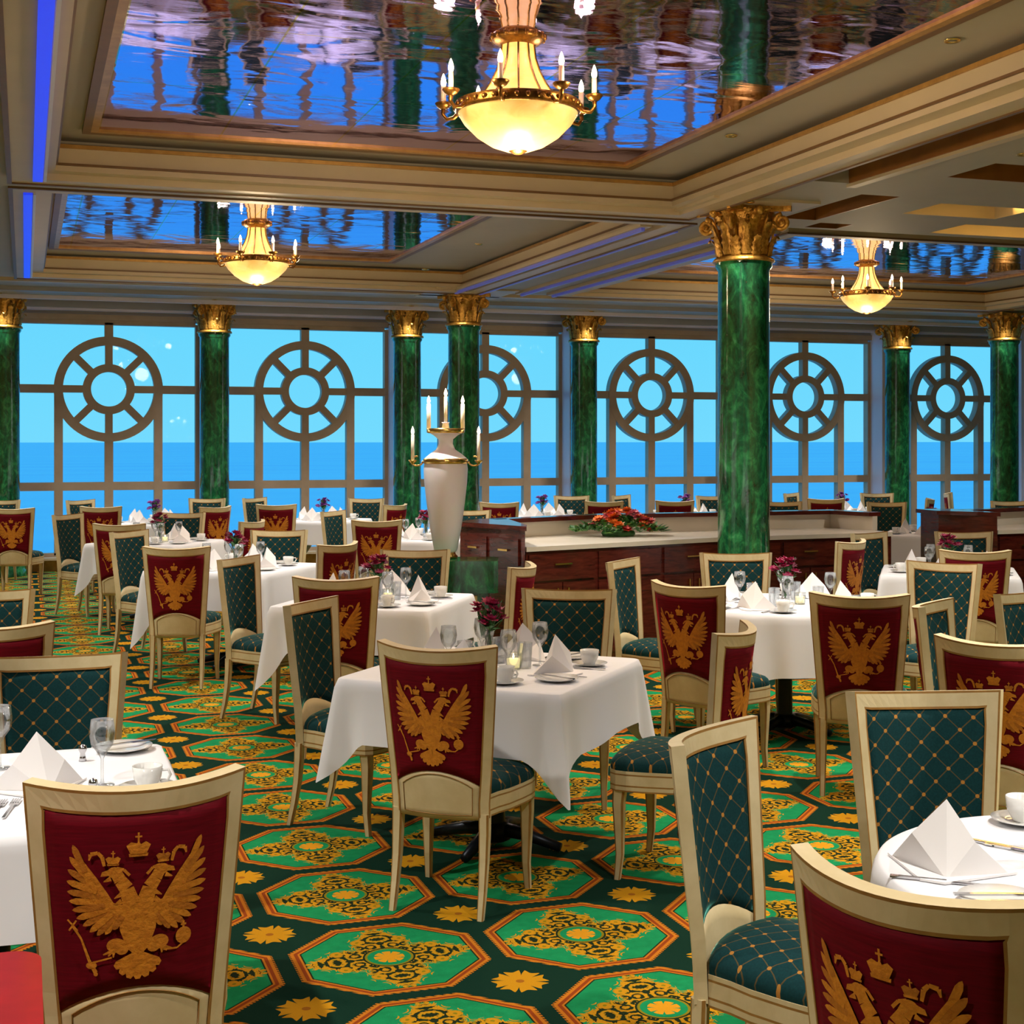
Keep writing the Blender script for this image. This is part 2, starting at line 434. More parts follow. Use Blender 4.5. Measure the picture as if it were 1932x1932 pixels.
# ceiling slabs with rectangular openings
def slab(name, x0, x1, y0, y1, z0, z1, holes, mat):
    xs = sorted({x0, x1, *[q for h in holes for q in h[:2]]}); ys = sorted({y0, y1, *[q for h in holes for q in h[2:4]]})
    inside = lambda x, y: any(h[0] < x < h[1] and h[2] < y < h[3] for h in holes)
    nx, ny = len(xs) - 1, len(ys) - 1
    solid = [[not inside((xs[i] + xs[i + 1]) / 2, (ys[j] + ys[j + 1]) / 2) for j in range(ny)] for i in range(nx)]
    mb = MB()
    S = lambda i, j: 0 <= i < nx and 0 <= j < ny and solid[i][j]
    for i in range(nx):
        for j in range(ny):
            if not solid[i][j]: continue
            a, b, c, d = xs[i], xs[i + 1], ys[j], ys[j + 1]
            mb.add([(a, c, z0), (a, d, z0), (b, d, z0), (b, c, z0)], [(0, 1, 2, 3)])
            mb.add([(a, c, z1), (b, c, z1), (b, d, z1), (a, d, z1)], [(0, 1, 2, 3)])
            if not S(i - 1, j): mb.add([(a, c, z0), (a, c, z1), (a, d, z1), (a, d, z0)], [(0, 1, 2, 3)])
            if not S(i + 1, j): mb.add([(b, c, z0), (b, d, z0), (b, d, z1), (b, c, z1)], [(0, 1, 2, 3)])
            if not S(i, j - 1): mb.add([(a, c, z0), (b, c, z0), (b, c, z1), (a, c, z1)], [(0, 1, 2, 3)])
            if not S(i, j + 1): mb.add([(a, d, z0), (a, d, z1), (b, d, z1), (b, d, z0)], [(0, 1, 2, 3)])
    return struct(mb.build(name, mat))
ZA, ZB, ZC = 3.45, 3.50, 3.54
T1 = (.05, 4.67, 1.2, 9.78); T2 = (.05, 4.95, 10.55, 16.1); T3 = (6.2, 12.2, 10.75, 16.1)
LONG = (4.98, 5.27, -3.5, 8.4)          # long recess to the right of the big mirror coffer
REC = [(5.58, 5.9, 8.75, 9.9), (6.35, 7.2, 8.9, 9.4), (7.15, 8.7, 9.7, 10.2), (6.0, 6.3, 10.0, 10.25), (5.75, 6.6, 7.5, 8.0), (7.5, 8.8, 8.4, 8.8)]
slab('ceiling', XL, XR, YB, 10.32, ZA, 3.95, [T1, LONG] + REC, M['paint'])
slab('ceiling', XL, XR, 10.32, 16.55, ZB, 3.95, [T2, T3, (14.0, 19.0, 10.75, 16.1)], M['paint'])
slab('ceiling', XL, XR, 16.55, YW + .2, ZC, 3.95, [], M['paint'])
# upper trays that carry the mirrors
def coffer(T, zs, Mr, ztop, k, side=None):
    x0, x1, y0, y1 = T
    struct(MB().box(x0, x1, y0, y1, ztop, ztop + .04).build('ceiling', M['paint']))
    a = MB()
    a.ring(x0, x1, y0, y1, .13, zs + .15, zs + .175, 0)         # gold fillet
    a.ring(x0, x1, y0, y1, .115, zs + .05, zs + .15, 1)         # beige face
    a.ring(x0, x1, y0, y1, .15, zs + .035, zs + .05, 2)         # brown line
    a.ring(x0, x1, y0, y1, .135, zs - .0, zs + .035, 1)
    a.ring(x0 - .14, x1 + .14, y0 - .14, y1 + .14, .16, zs - .045, zs + .002, 3)   # lower band
    a.ring(x0 - .16, x1 + .16, y0 - .16, y1 + .16, .03, zs - .055, zs - .04, 2)
    struct(a.build('trim_%d' % k, [M['goldtrim'], M['cornice'], M['brown'], M['cornice']]))
    m0, m1, n0, n1 = Mr
    a = MB()
    a.ring(m0 - .09, m1 + .09, n0 - .09, n1 + .09, .05, ztop - .03, ztop, 0)
    a.ring(m0 - .04, m1 + .04, n0 - .04, n1 + .04, .045, ztop - .028, ztop, 1)
    struct(a.build('trim_%d' % (k + 1), [M['brown'], M['goldtrim']]))
    mi = MB().add([(m0, n0, ztop - .012), (m0, n1, ztop - .012), (m1, n1, ztop - .012), (m1, n0, ztop - .012)], [(0, 1, 2, 3)])
    mi.add([(m0, n0, ztop), (m0, n1, ztop), (m1, n1, ztop), (m1, n0, ztop)], [(3, 2, 1, 0)])
    o = mi.build('mirror_ceiling_panel', M['mirror']); return o
CMIR = 'coffer mirror panels'
o = coffer(T1, ZA, (.43, 4.0, 1.8, 9.28), 3.67, 1); tag(o, 'large rippled mirror panel in the ceiling above the nearest chandelier', 'mirror', CMIR)
o = coffer(T2, ZB, (.32, 3.78, 11.0, 15.3), 3.70, 3); tag(o, 'rippled blue mirror panel in the ceiling at left by the windows', 'mirror', CMIR)
o = coffer(T3, ZB, (6.75, 11.2, 11.2, 15.2), 3.70, 5); tag(o, 'rippled mirror panel in the ceiling behind the big green column', 'mirror', CMIR)
# blocks of the cornice around the columns that carry it
def col_block(x, y, zs, k, w=.42):
    a = MB()
    a.box(x - w - .02, x + w, y - w - .02, y + w, zs + .15, zs + .175, 0)
    a.box(x - w, x + w, y - w, y + w, zs + .05, zs + .15, 1)
    a.box(x - w - .04, x + w + .02, y - w - .04, y + w, zs + .035, zs + .05, 2)
    a.box(x - w - .02, x + w, y - w - .02, y + w, zs - .02, zs + .035, 1)
    struct(a.build('trim_%d' % k, [M['goldtrim'], M['cornice'], M['brown']]))
col_block(5.05, 9.55, ZA, 7); col_block(5.05, 16.55, ZB, 8, .5)
# blue cove light along the left edge of the mirror coffers
for k, (y0, y1, z, xa) in enumerate(((1.3, 9.75, ZA, .048), (10.6, 16.05, ZB, -.01))):
    a = MB().box(xa, xa + .062, y0, y1, z - .062, z - .044, 0)
    o = a.build('cove_strip_light', M['bluecove']); tag(o, ['long blue strip light along the left edge of the nearer ceiling coffer', 'shorter blue strip light along the left edge of the farther ceiling coffer'][k], 'light', 'blue strip lights along the left edge')
    struct(MB().box(xa + .066, xa + .085, y0, y1, z - .060, z - .040).build('trim_%d' % (50 + k), M['pier']))
# glowing strips painting reflected blue light on the beam between the two far coffers
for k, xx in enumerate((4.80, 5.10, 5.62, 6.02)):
    o = MB().box(xx, xx + .032, 10.8, 16.2, ZB - .06, ZB - .03).build('blue_reflection_strip', M['blueglint'])
    tag(o, ['leftmost', 'second from the left', 'third from the left', 'rightmost'][k] + ' of the four painted blue reflection lines on the far beam', 'light', 'painted blue reflections on the beam')
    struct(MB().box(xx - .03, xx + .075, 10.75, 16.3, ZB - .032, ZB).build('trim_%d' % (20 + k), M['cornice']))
# long dark recess with copper side on the right
a = MB(); x0, x1, y0, y1 = LONG; zt = ZA + .13
a.box(x0, x1, y0, y1, zt, zt + .03, 0)
a.box(x1 - .012, x1, y0, y1, ZA, zt, 1)
a.box(x1, x1 + .07, y0, y1 + .05, ZA - .02, ZA, 2)
struct(a.build('trim_9', [M['greywall'], M['rust'], M['cornice']]))
for k, (x0, x1, y0, y1) in enumerate(REC):
    a = MB(); a.box(x0, x1, y0, y1, zt, zt + .03, 0)
    a.box(x0, x1, y1 - .01, y1, ZA, zt, 1); a.box(x1 - .01, x1, y0, y1, ZA, zt, 1)
    struct(a.build('trim_%d' % (10 + k), [M['paint'], M['rust'] if k not in (1, 2, 5) else M['cornice']]))
for k, (x0, x1, y0, y1, e) in enumerate([(*REC[1], 5), (*REC[2], 16), (*REC[5], 8)]):
    d = light('cove_lamp', 'AREA', ((x0 + x1) / 2, y1 - .22, ZA + .09), e, (1, .6, .16), .3, rot=(R(90), 0, R(180)))
    d.data.shape = 'RECTANGLE'; d.data.size = (x1 - x0) * .9; d.data.size_y = .04

# downlight fittings
DLW = ['out of view above the left wall side', 'on the beam right of the nearest chandelier, nearest of three', 'at the left wall side, second', 'on the right beam, middle of three', 'at the left wall side, third', 'on the right beam just in front of the big column',
 'at the left, beside the first cross beam', 'on the cross beam between the two left coffers', 'among the ceiling recesses behind the big column', 'among the ceiling recesses at the right edge', 'far right, out of view',
 'on the soffit left of the painted blue reflections, nearer one', 'on the soffit left of the painted blue reflections, farther one', 'left of the second left coffer', 'left of the second left coffer, farther',
 'over the far left window', 'before the leftmost wheel window', 'before the second wheel window', 'before the third wheel window', 'before the fourth wheel window', 'before the fifth wheel window', 'before the sixth wheel window', 'on the beam right of the far right chandelier',
 'right of the big mirror, nearest', 'right of the big mirror, middle', 'right of the big mirror, near its far corner', 'added unseen for fill at the near end of the big coffer']
dl = None
for i, (xx, yy, zz) in enumerate(DOWN):
    if dl is None:
        a = MB().lathe([(.022, 0), (.03, -.003), (.038, -.006), (.040, 0)], 20)
        dl = a.build('downlight', M['brass'], None, (xx, yy, zz + .008))
        o = dl
    else:
        o = dl.copy(); COL.objects.link(o); o.location = (xx, yy, zz + .008)
    where = DLW[i]
    tag(o, 'small round recessed ceiling downlight ' + where, 'light', 'recessed downlights')

CSW = ['just in front of the largest green column', 'in front of the column behind the urn', 'in front of the free-standing column at the right edge', 'before the wall column at the left edge',
       'before the wall column between the first two windows', 'before the wall column left of the urn', 'before the wall column behind the counter flowers', 'before the wall column between the fifth and sixth windows']
for i, p_ in enumerate(COLSPOT):
    o = dl.copy(); COL.objects.link(o); o.location = (p_[0], p_[1], p_[2] + .008); tag(o, 'small round recessed ceiling downlight ' + CSW[i], 'light', 'recessed downlights')

# ------------------------------------------------------------------ window wall
WHEELS = [1.06 + 2.63 * n for n in range(-2, 8)]
WCOLS = [-.25 + 2.63 * n for n in range(-1, 8)]
GB, GT, ZT1, ZT2 = .2, 3.28, 2.395, 1.105
def window(xc, k):
    w = 1.13; d0, d1 = YW - .05, YW + .07
    a = MB()
    a.box(-w - .07, -w, d0, d1, GB, GT); a.box(w, w + .07, d0, d1, GB, GT)
    a.box(-w, w, d0, d1, GT - .03, GT + .03); a.box(-w, w, d0, d1, GB - .03, GB + .03)
    t = .055
    a.box(-t, t, d0, d1, ZT1 + .64, GT); a.box(-t, t, d0, d1, GB, ZT1 - .64)
    for s_ in (-1, 1):
        a.box(min(s_ * w, s_ * .66), max(s_ * w, s_ * .66), d0 + .004, d1 - .004, ZT1 - t, ZT1 + t)
        a.box(s_ * .64 - t, s_ * .64 + t, d0, d1, GB, ZT1)
    a.box(-w, w, d0 + .004, d1 - .004, ZT2 - t, ZT2 + t)
    def annulus(r0, r1, y0, y1, n=64):
        vs = []; fs = []
        for j in range(n):
            q = 2 * PI * j / n; c, s_ = math.cos(q), math.sin(q)
            vs += [(r0 * c, y0, ZT1 + r0 * s_), (r1 * c, y0, ZT1 + r1 * s_), (r1 * c, y1, ZT1 + r1 * s_), (r0 * c, y1, ZT1 + r0 * s_)]
        for j in range(n):
            p, q = 4 * j, 4 * ((j + 1) % n)
            for e in range(4): fs.append((p + e, p + (e + 1) % 4, q + (e + 1) % 4, q + e))
        a.add(vs, fs)
    annulus(.585, .70, d0 - .01, d1 + .003); annulus(.23, .335, d0 - .01, d1 + .003)
    for j in range(8):
        q = PI / 4 * j; c, s_ = math.cos(q), math.sin(q); h = .048
        p = [(r * c - o_ * s_, r * s_ + o_ * c) for r, o_ in ((.3, -h), (.62, -h), (.62, h), (.3, h))]
        vs = [(x, y, ZT1 + z) for y in (d0 - .005, d1) for x, z in p]
        a.add(vs, [(0, 1, 2, 3), (7, 6, 5, 4), (0, 4, 5, 1), (1, 5, 6, 2), (2, 6, 7, 3), (3, 7, 4, 0)])
    e = empty('window_%d' % k, (xc, 0, 0)); e['kind'] = 'structure'
    fr = a.build('window_frame', M['winframe'], e)
    MB().box(-w, w, YW + .01, YW + .016, GB, GT).build('window_pane', M['pane'], e)
for k, xc in enumerate(WHEELS): window(xc, k + 1)
a = MB()
a.box(XL, XR, YW - .04, YW + .2, GT + .03, 3.95, 0)                # frieze over the windows
a.box(XL, XR, YW - .09, YW, GT + .03, GT + .10, 1)
a.box(XL, XR, YW - .20, YW, 3.42, 3.45, 2); a.box(XL, XR, YW - .28, YW, 3.45, ZC, 3)
a.box(XL, XR, YW - .04, YW + .2, 0, GB - .03, 4)
for xc in [WCOLS[0] - 2.63] + WCOLS + [WCOLS[-1] + 2.63]:
    a.box(xc - .115, xc + .115, YW - .05, YW + .2, 0, 3.5, 5)
struct(a.build('wall_far', [M['greywall'], M['winframe'], M['pier'], M['greywall'], M['greywall'], M['pier']]))
for k, xc in enumerate(WCOLS):
    struct(MB().box(xc - .14, xc + .14, 19.42, YW - .05, 0, ZC).build('trim_%d' % (30 + k), M['pier']))
a = MB(); a.box(XL, XR, YW - .12, YW - .04, 0, .14, 0); a.box(XL, XR, YW - .25, YW - .04, GB - .05, GB - .02, 1)
struct(a.build('baseboard_far', [M['goldtrim'], M['cornice']]))
# stepped beams between coffers and window wall
a = MB(); a.box(XL, XR, 16.75, 16.85, ZC - .06, ZC, 0); a.box(XL, XR, 17.9, 18.02, ZC - .05, ZC, 1); a.box(XL, XR, 18.9, 18.96, ZC - .05, ZC, 2)
struct(a.build('trim_19', [M['cornice'], M['greywall'], M['pier']]))

# ------------------------------------------------------------------ columns
def make_column(h, neck):
    r = .192; root = empty('marble_column', (0, 0, 0))
    MB().lathe([(r * 1.0, .20), (r, .3), (r * .985, neck - .06), (r * 1.09, neck - .03), (r * 1.09, neck)], 48).build('shaft', M['marble'], root)
    MB().lathe([(r * 1.45, 0), (r * 1.45, .08), (r * 1.38, .09), (r * 1.42, .12), (r * 1.36, .15), (r * 1.15, .165), (r * 1.12, .19), (r * 1.0, .2)], 48).build('base', M['marble'], root)
    a = MB(); H = h - neck
    a.lathe([(r * .9, 0), (r * 1.17, 0), (r * 1.2, .012), (r * 1.14, .03), (r * .93, .045), (r * .84, H * .5), (r * .92, H * .72), (r * 1.15, H * .87), (r * 1.1, H * .9)], 40)
    # leaves
    for row, (n, z0, hh, r0, ex) in enumerate(((8, .04, H * .36, r * 1.0, .06), (8, .05, H * .58, r * .98, .085), (16, .30, H * .2, r * 1.0, .05))):
        for j in range(n):
            an = 2 * PI * (j + .5 * row) / n; er = Vector((math.cos(an), math.sin(an), 0)); et = Vector((-er.y, er.x, 0))
            rows = []
            for (t, wd, out, zz) in ((0, .030, .004, 0), (.1, .044, .010, .14), (.2, .030, .010, .24), (.3, .048, .016, .38), (.4, .030, .014, .47), (.5, .045, .024, .60), (.6, .027, .022, .70), (.8, .038, .040, .86), (.9, .022, .052, .97), (1, .02, ex, 1.0), (1.1, .004, ex + .012, .86)):
                c = er * (r0 + out) + Vector((0, 0, z0 + hh * zz)); 
                rows.append([c - et * wd - er * .004, c - et * wd * .45 + er * .012, c + er * .002, c + et * wd * .45 + er * .012, c + et * wd - er * .004])
            vs = [p for q in rows for p in q]
            fs = [(i * 5 + k, i * 5 + k + 1, i * 5 + k + 6, i * 5 + k + 5) for i in range(len(rows) - 1) for k in range(4)]
            a.add(vs, fs, 0, True)
    for j in range(4):   # volutes at the corners
        an = PI / 4 + PI / 2 * j; er = Vector((math.cos(an), math.sin(an), 0)); et = Vector((-er.y, er.x, 0))
        c = er * (r * 1.5) + Vector((0, 0, H * .71))
        pts = []
        for i in range(26):
            q = i / 25; aa = PI * .5 + q * 4.2 * PI; rr = .062 * (1 - q * .85)
            pts.append(c + er * (-math.cos(aa) * rr * -1) + Vector((0, 0, math.sin(aa) * rr)))
        a.tube(pts, [.021 * (1 - .5 * i / 25) for i in range(26)], 6)
        a.tube([er * r * .95 + Vector((0, 0, H * .38)), er * r * 1.1 + Vector((0, 0, H * .62)), er * r * 1.3 + Vector((0, 0, H * .82)), c + Vector((0, 0, .048))], [.012, .016, .018, .018], 6)
        a.ball(c, .02, 6)
        a.ball(Vector((math.cos(an - PI / 4), math.sin(an - PI / 4), 0)) * r * 1.28 + Vector((0, 0, H * .90)), .035, 6)
        for s_ in (-1, 1):
            am = an + s_ * .42; e2 = Vector((math.cos(am), math.sin(am), 0))
            a.tube([e2 * r * .97 + Vector((0, 0, H * .5)), e2 * r * 1.1 + Vector((0, 0, H * .7)), e2 * r * 1.25 + Vector((0, 0, H * .8)), e2 * r * 1.22 + Vector((0, 0, H * .72))], [.01, .013, .014, .008], 6)
    cap = a.build('capital', M['gold'], root, (0, 0, neck))
    a = MB(); loop = []
    for j in range(4):
        a0 = PI / 4 + j * PI / 2; p = Vector((math.cos(a0), math.sin(a0))) * r * 1.95; q = Vector((math.cos(a0 + PI / 2), math.sin(a0 + PI / 2))) * r * 1.95
        t = Vector((q - p)).normalized(); nn = (p + q).normalized()
        loop.append((p + t * .02)[:])
        for k in range(1, 8):
            u = k / 8; loop.append((p.lerp(q, u) - nn * .07 * math.sin(PI * u))[:])
        loop.append((q - t * .02)[:])
    a.prism(loop, H * .9, H)
    a.build('abacus', M['gold'], cap)
    remember(root); return root
c_in = make_column(ZA - .02, 3.03); c_far = make_column(ZB - .02, 3.10); c_wall = make_column(ZC, 3.13)
GW = 'wall columns between the wheel windows'; GI = 'free-standing green columns'
c_in.location = (5.05, 9.5, 0); tag(c_in, 'largest green marble column with gold capital, right of centre in front of the counter', 'column', GI)
c_far.location = (5.05, 16.65, 0); tag(c_far, 'green marble column standing right behind the white urn candelabrum', 'column', GI)
o = copy_tree(c_far); o.location = (12.95, 16.7, 0); tag(o, 'free-standing green marble column at the far right edge of the room', 'column', GI)
places = ['at the far left beyond view edge', 'at the left edge of the picture', 'between the first and second wheel windows', 'just left of the white urn', 'behind the flower arrangement on the counter',
          'hidden behind the largest green column', 'between the fifth and sixth wheel windows', 'at the right beyond the sixth wheel window', 'far right beyond view']
for k, xc in enumerate(WCOLS):
    if k in (0, 7, 8): continue
    o = c_wall if k == 1 else copy_tree(c_wall)
    o.location = (xc, 19.22, 0); tag(o, 'green marble wall column with gold capital ' + places[k], 'column', GW)

# ------------------------------------------------------------------ chandeliers
def make_chandelier():
    root = empty('chandelier', (0, 0, 0)); H = .57           # origin at the ceiling (z = 0), hangs to -H
    zr = -.345
    MB().lathe([(.002, -.565), (.06, -.560), (.13, -.535), (.2, -.49), (.26, -.43), (.288, -.385), (.29, zr - .03)], 48).build('bowl', M['bowl'], root)
    a = MB(); a.lathe([(.27, zr - .035), (.298, zr - .035), (.305, zr - .02), (.298, zr), (.302, zr + .015), (.285, zr + .02), (.15, zr + .025)], 48)
    for j in range(36):
        q = 2 * PI * j / 36; a.ball((.302 * math.cos(q), .302 * math.sin(q), zr - .008), .014, 5)
    a.build('rim', M['bronze'], root)
    prof = [(.185, zr + .02), (.168, zr + .055), (.135, zr + .105), (.105, zr + .165), (.085, zr + .225), (.078, zr + .285), (.08, -.05)]
    sh = MB().lathe(prof, 40).build('stem_shade', M['shade'], root)
    a = MB()
    for j in range(10):
        q = 2 * PI * j / 10; a.tube([((r + .003) * math.cos(q), (r + .003) * math.sin(q), z) for r, z in prof], .0055, 5)
    a.build('rib_set', M['brass'], sh)
    a = MB(); a.lathe([(.08, -.055), (.095, -.05), (.125, -.03), (.132, -.015), (.12, 0)], 40)
    for j in range(16):
        q = 2 * PI * j / 16; a.ball((.128 * math.cos(q), .128 * math.sin(q), -.018), .013, 5)
    a.build('collar', M['bronze'], root)
    MB().lathe([(.002, -.578), (.02, -.575), (.045, -.562), (.05, -.552), (.03, -.548)], 20).build('finial', M['bronze'], root)
    for j in range(8):
        q = 2 * PI * (j + .3) / 8; c, s_ = math.cos(q), math.sin(q)
        pts = [(r * c, r * s_, z) for r, z in ((.29, zr - .01), (.32, zr - .04), (.355, zr - .045), (.375, zr - .02), (.372, zr + .01))]
        arm = MB().tube(pts, [.012, .01, .009, .009, .012], 8).lathe([(.012, zr + .005), (.03, zr + .015), (.042, zr + .032), (.040, zr + .036), (.012, zr + .026)], 16, (.372 * c, .372 * s_, 0)).build('arm', M['bronze'], root)
        MB().lathe([(.001, 0), (.0125, 0), (.0125, .085), (.001, .087)], 12).build('candle', M['wax'], arm, (.372 * c, .372 * s_, zr + .03))
        MB().lathe([(.001, 0), (.011, .006), (.014, .02), (.010, .042), (.004, .058), (.001, .064)], 12).build('bulb', M['flame'], arm, (.372 * c, .372 * s_, zr + .115))
    remember(root); return root
ch = make_chandelier(); GC = 'alabaster chandeliers'
CH = [((2.25, 6.52, 3.672), 'lit alabaster bowl chandelier with eight candles, nearest and largest, under the big mirror'),
      ((2.0, 13.08, 3.70), 'lit alabaster bowl chandelier farther left, hanging before the second wheel window'),
      ((8.9, 13.85, 3.70), 'lit alabaster bowl chandelier at far right, behind the big green column')]
for i, (p, l) in enumerate(CH):
    o = ch if i == 0 else copy_tree(ch); o.location = p; tag(o, l, 'chandelier', GC)
    light('chandelier_lamp', 'POINT', (p[0], p[1], p[2] - .80), 85 if i == 0 else 45, (1, .74, .42), .12)
    for j in range(4):
        q = PI / 2 * j + .5
        light('chandelier_lamp', 'POINT', (p[0] + .5 * math.cos(q), p[1] + .5 * math.sin(q), p[2] - .30), 9, (1, .74, .42), .05)

# ------------------------------------------------------------------ chair
def hw(z): return .186 + .0425 * max(0, min(1, (z - .42) / .56))
def back_pt(a, z, off=0.0):
    sag = .085 if z > .5 else .06 + .025 * max(0, z - .3) / .2
    y = -.195 - .13 * (z - .45) + sag * (a / .2285) ** 2
    sl = 2 * sag * a / .2285 ** 2
    n = Vector((-sl, 1, .13)).normalized()      # towards the sitter
    return Vector((a, y, z)) + n * off
def topz(a): return .985 - .016 * (1 - (a / .2285) ** 2)
# eagle emblem ------------------------------------------------------
def emblem_polys():
    P = []
    def ell(cx, cy, rx, ry, n=16, rot=0):
        P.append([(cx + rx * math.cos(t) * math.cos(rot) - ry * math.sin(t) * math.sin(rot), cy + rx * math.cos(t) * math.sin(rot) + ry * math.sin(t) * math.cos(rot)) for t in [2 * PI * i / n for i in range(n)]])
    def stroke(pts, w):
        for i in range(len(pts) - 1):
            (x0, y0), (x1, y1) = pts[i], pts[i + 1]; d = math.hypot(x1 - x0, y1 - y0); nx, ny = -(y1 - y0) / d, (x1 - x0) / d
            wa = w[i] if isinstance(w, list) else w; wb = w[i + 1] if isinstance(w, list) else w
            P.append([(x0 + nx * wa, y0 + ny * wa), (x0 - nx * wa, y0 - ny * wa), (x1 - nx * wb, y1 - ny * wb), (x1 + nx * wb, y1 + ny * wb)])
    def crown(cx, cy, s):
        P.append([(cx - .75 * s, cy - .55 * s), (cx + .75 * s, cy - .55 * s), (cx + .8 * s, cy - .3 * s), (cx - .8 * s, cy - .3 * s)])
        P.append([(cx - .65 * s, cy - .33 * s), (cx + .65 * s, cy - .33 * s), (cx + 1.0 * s, cy + .35 * s), (cx + .6 * s, cy + .62 * s), (cx + .18 * s, cy + .42 * s), (cx, cy + .7 * s), (cx - .18 * s, cy + .42 * s), (cx - .6 * s, cy + .62 * s), (cx - 1.0 * s, cy + .35 * s)])
        stroke([(cx, cy + .6 * s), (cx, cy + 1.35 * s)], .08 * s); stroke([(cx - .28 * s, cy + 1.02 * s), (cx + .28 * s, cy + 1.02 * s)], .07 * s)
    # body
    P.append([(-.27, -.06), (-.16, .1), (-.13, .2), (0, .12), (.13, .2), (.16, .1), (.27, -.06), (.25, -.3), (.15, -.55), (.07, -.62), (-.07, -.62), (-.15, -.55), (-.25, -.3)])
    crown(0, .78, .17)
    for s_ in (-1, 1):
        # neck and head
        stroke([(s_ * .10, .08), (s_ * .16, .26), (s_ * .25, .38), (s_ * .30, .47)], [.12, .10, .085, .08])
        ell(s_ * .33, .49, .10, .075)
        P.append([(s_ * .38, .54), (s_ * .50, .50), (s_ * .52, .44), (s_ * .40, .45)])
        stroke([(s_ * .38, .41), (s_ * .48, .37)], [.035, .006])
        stroke([(s_ * .12, .44), (s_ * .2, .52), (s_ * .3, .55)], .02)
        crown(s_ * .35, .64, .105)
        stroke([(s_ * .47, .58), (s_ * .50, .70), (s_ * .56, .76), (s_ * .66, .74), (s_ * .68, .66)], [.02, .028, .022, .028, .01])
        # throat feathers
        for k in range(4): stroke([(s_ * (.22 + .01 * k), .2 - .1 * k), (s_ * (.33 + .015 * k), .14 - .1 * k)], [.04, .006])
        # wing arm
        stroke([(s_ * .2, -.06), (s_ * .42, -.02), (s_ * .52, .16), (s_ * .64, .38), (s_ * .8, .66)], [.10, .12, .11, .08, .03])
        # feathers: fan of pointed blades from the wing arm
        roots = [(.22, -.10), (.27, -.09), (.32, -.08), (.36, -.06), (.40, -.03), (.43, .0), (.46, .05), (.49, .10), (.53, .17), (.57, .24), (.62, .32), (.67, .40), (.73, .50)]
        tips = [(.34, -.28), (.45, -.34), (.56, -.35), (.66, -.30), (.755, -.22), (.84, -.12), (.90, -.01), (.945, .11), (.97, .24), (.975, .38), (.965, .53), (.94, .70), (.90, .86)]
        for (rx, ry), (tx, ty) in zip(roots, tips):
            dx, dy = tx - rx, ty - ry; L = math.hypot(dx, dy); nx, ny = -dy / L, dx / L; w = .043 + .008 * L
            P.append([(s_ * (rx + q * dx + o_ * nx * w), ry + q * dy + o_ * ny * w) for q, o_ in ((0, -.8), (.4, -1), (.8, -.95), (.95, -.5), (1.02, 0), (.95, .5), (.8, .95), (.4, 1), (0, .8))])
        # legs
        ell(s_ * .30, -.50, .135, .10); ell(s_ * .22, -.56, .09, .07)
        for k in range(3): stroke([(s_ * .33, -.56), (s_ * (.34 + .07 * k), -.66 + .02 * k)], [.025, .01])
        # tail
        stroke([(s_ * .03, -.55), (s_ * .05, -.72)], .05)
    for k in range(-3, 4):
        an = k * .36; x1, y1 = .36 * math.sin(an), -.64 - .34 * math.cos(an) * 1.0
        dx, dy = x1, y1 + .60; L = math.hypot(dx, dy); nx, ny = -dy / L, dx / L; w = .062
        P.append([(q * dx + o_ * nx * w, -.60 + q * dy + o_ * ny * w) for q, o_ in ((0, -.3), (.5, -.75), (.85, -1), (1, -.5), (1.0, .5), (.85, 1), (.5, .75), (0, .3))])
    # sceptre and orb
    stroke([(-.90, -.22), (-.78, -.40), (-.66, -.72), (-.58, -.86)], [.02, .014, .022, .03]); ell(-.64, -.76, .075, .05); stroke([(-.36, -.66), (-.62, -.72)], .012)
    stroke([(-.97, -.14), (-.83, -.29)], .012); stroke([(-.95, -.29), (-.85, -.15)], .012); ell(-.58, -.88, .03, .03)
    ell(.65, -.47, .115, .115); stroke([(.65, -.37), (.65, -.27)], .016); stroke([(.61, -.32), (.69, -.32)], .014); stroke([(.36, -.62), (.56, -.63), (.66, -.56)], .012)
    return P
def emblem_mesh():
    """each shape is laid flat, cut into narrow vertical strips, then bent onto the curved back"""
    bm = bmesh.new(); S = .142; ZC_ = .710
    for i, pl in enumerate(emblem_polys()):
        vs = [bm.verts.new((x * S, -.0004 * (i % 3) if len(pl) == 9 else -.0003, y * S * 1.17)) for x, y in pl]
        fc = bm.faces.new(vs); fc.material_index = i % 2 if len(pl) == 9 else 0
    bmesh.ops.triangulate(bm, faces=bm.faces[:])
    for k in range(-9, 10):
        bmesh.ops.bisect_plane(bm, geom=bm.verts[:] + bm.edges[:] + bm.faces[:], plane_co=(k * .015, 0, 0), plane_no=(1, 0, 0))
    for v in bm.verts:
        v.co = back_pt(v.co.x, v.co.z + ZC_, -.0195 + v.co.y)
    for f_ in bm.faces:
        f_.normal_update()
        if f_.normal.y > 0: f_.normal_flip()
    me = bpy.data.meshes.new('eagle_emblem'); bm.to_mesh(me); bm.free(); me.materials.append(M['emb']); me.materials.append(M['emb2'])
    return me
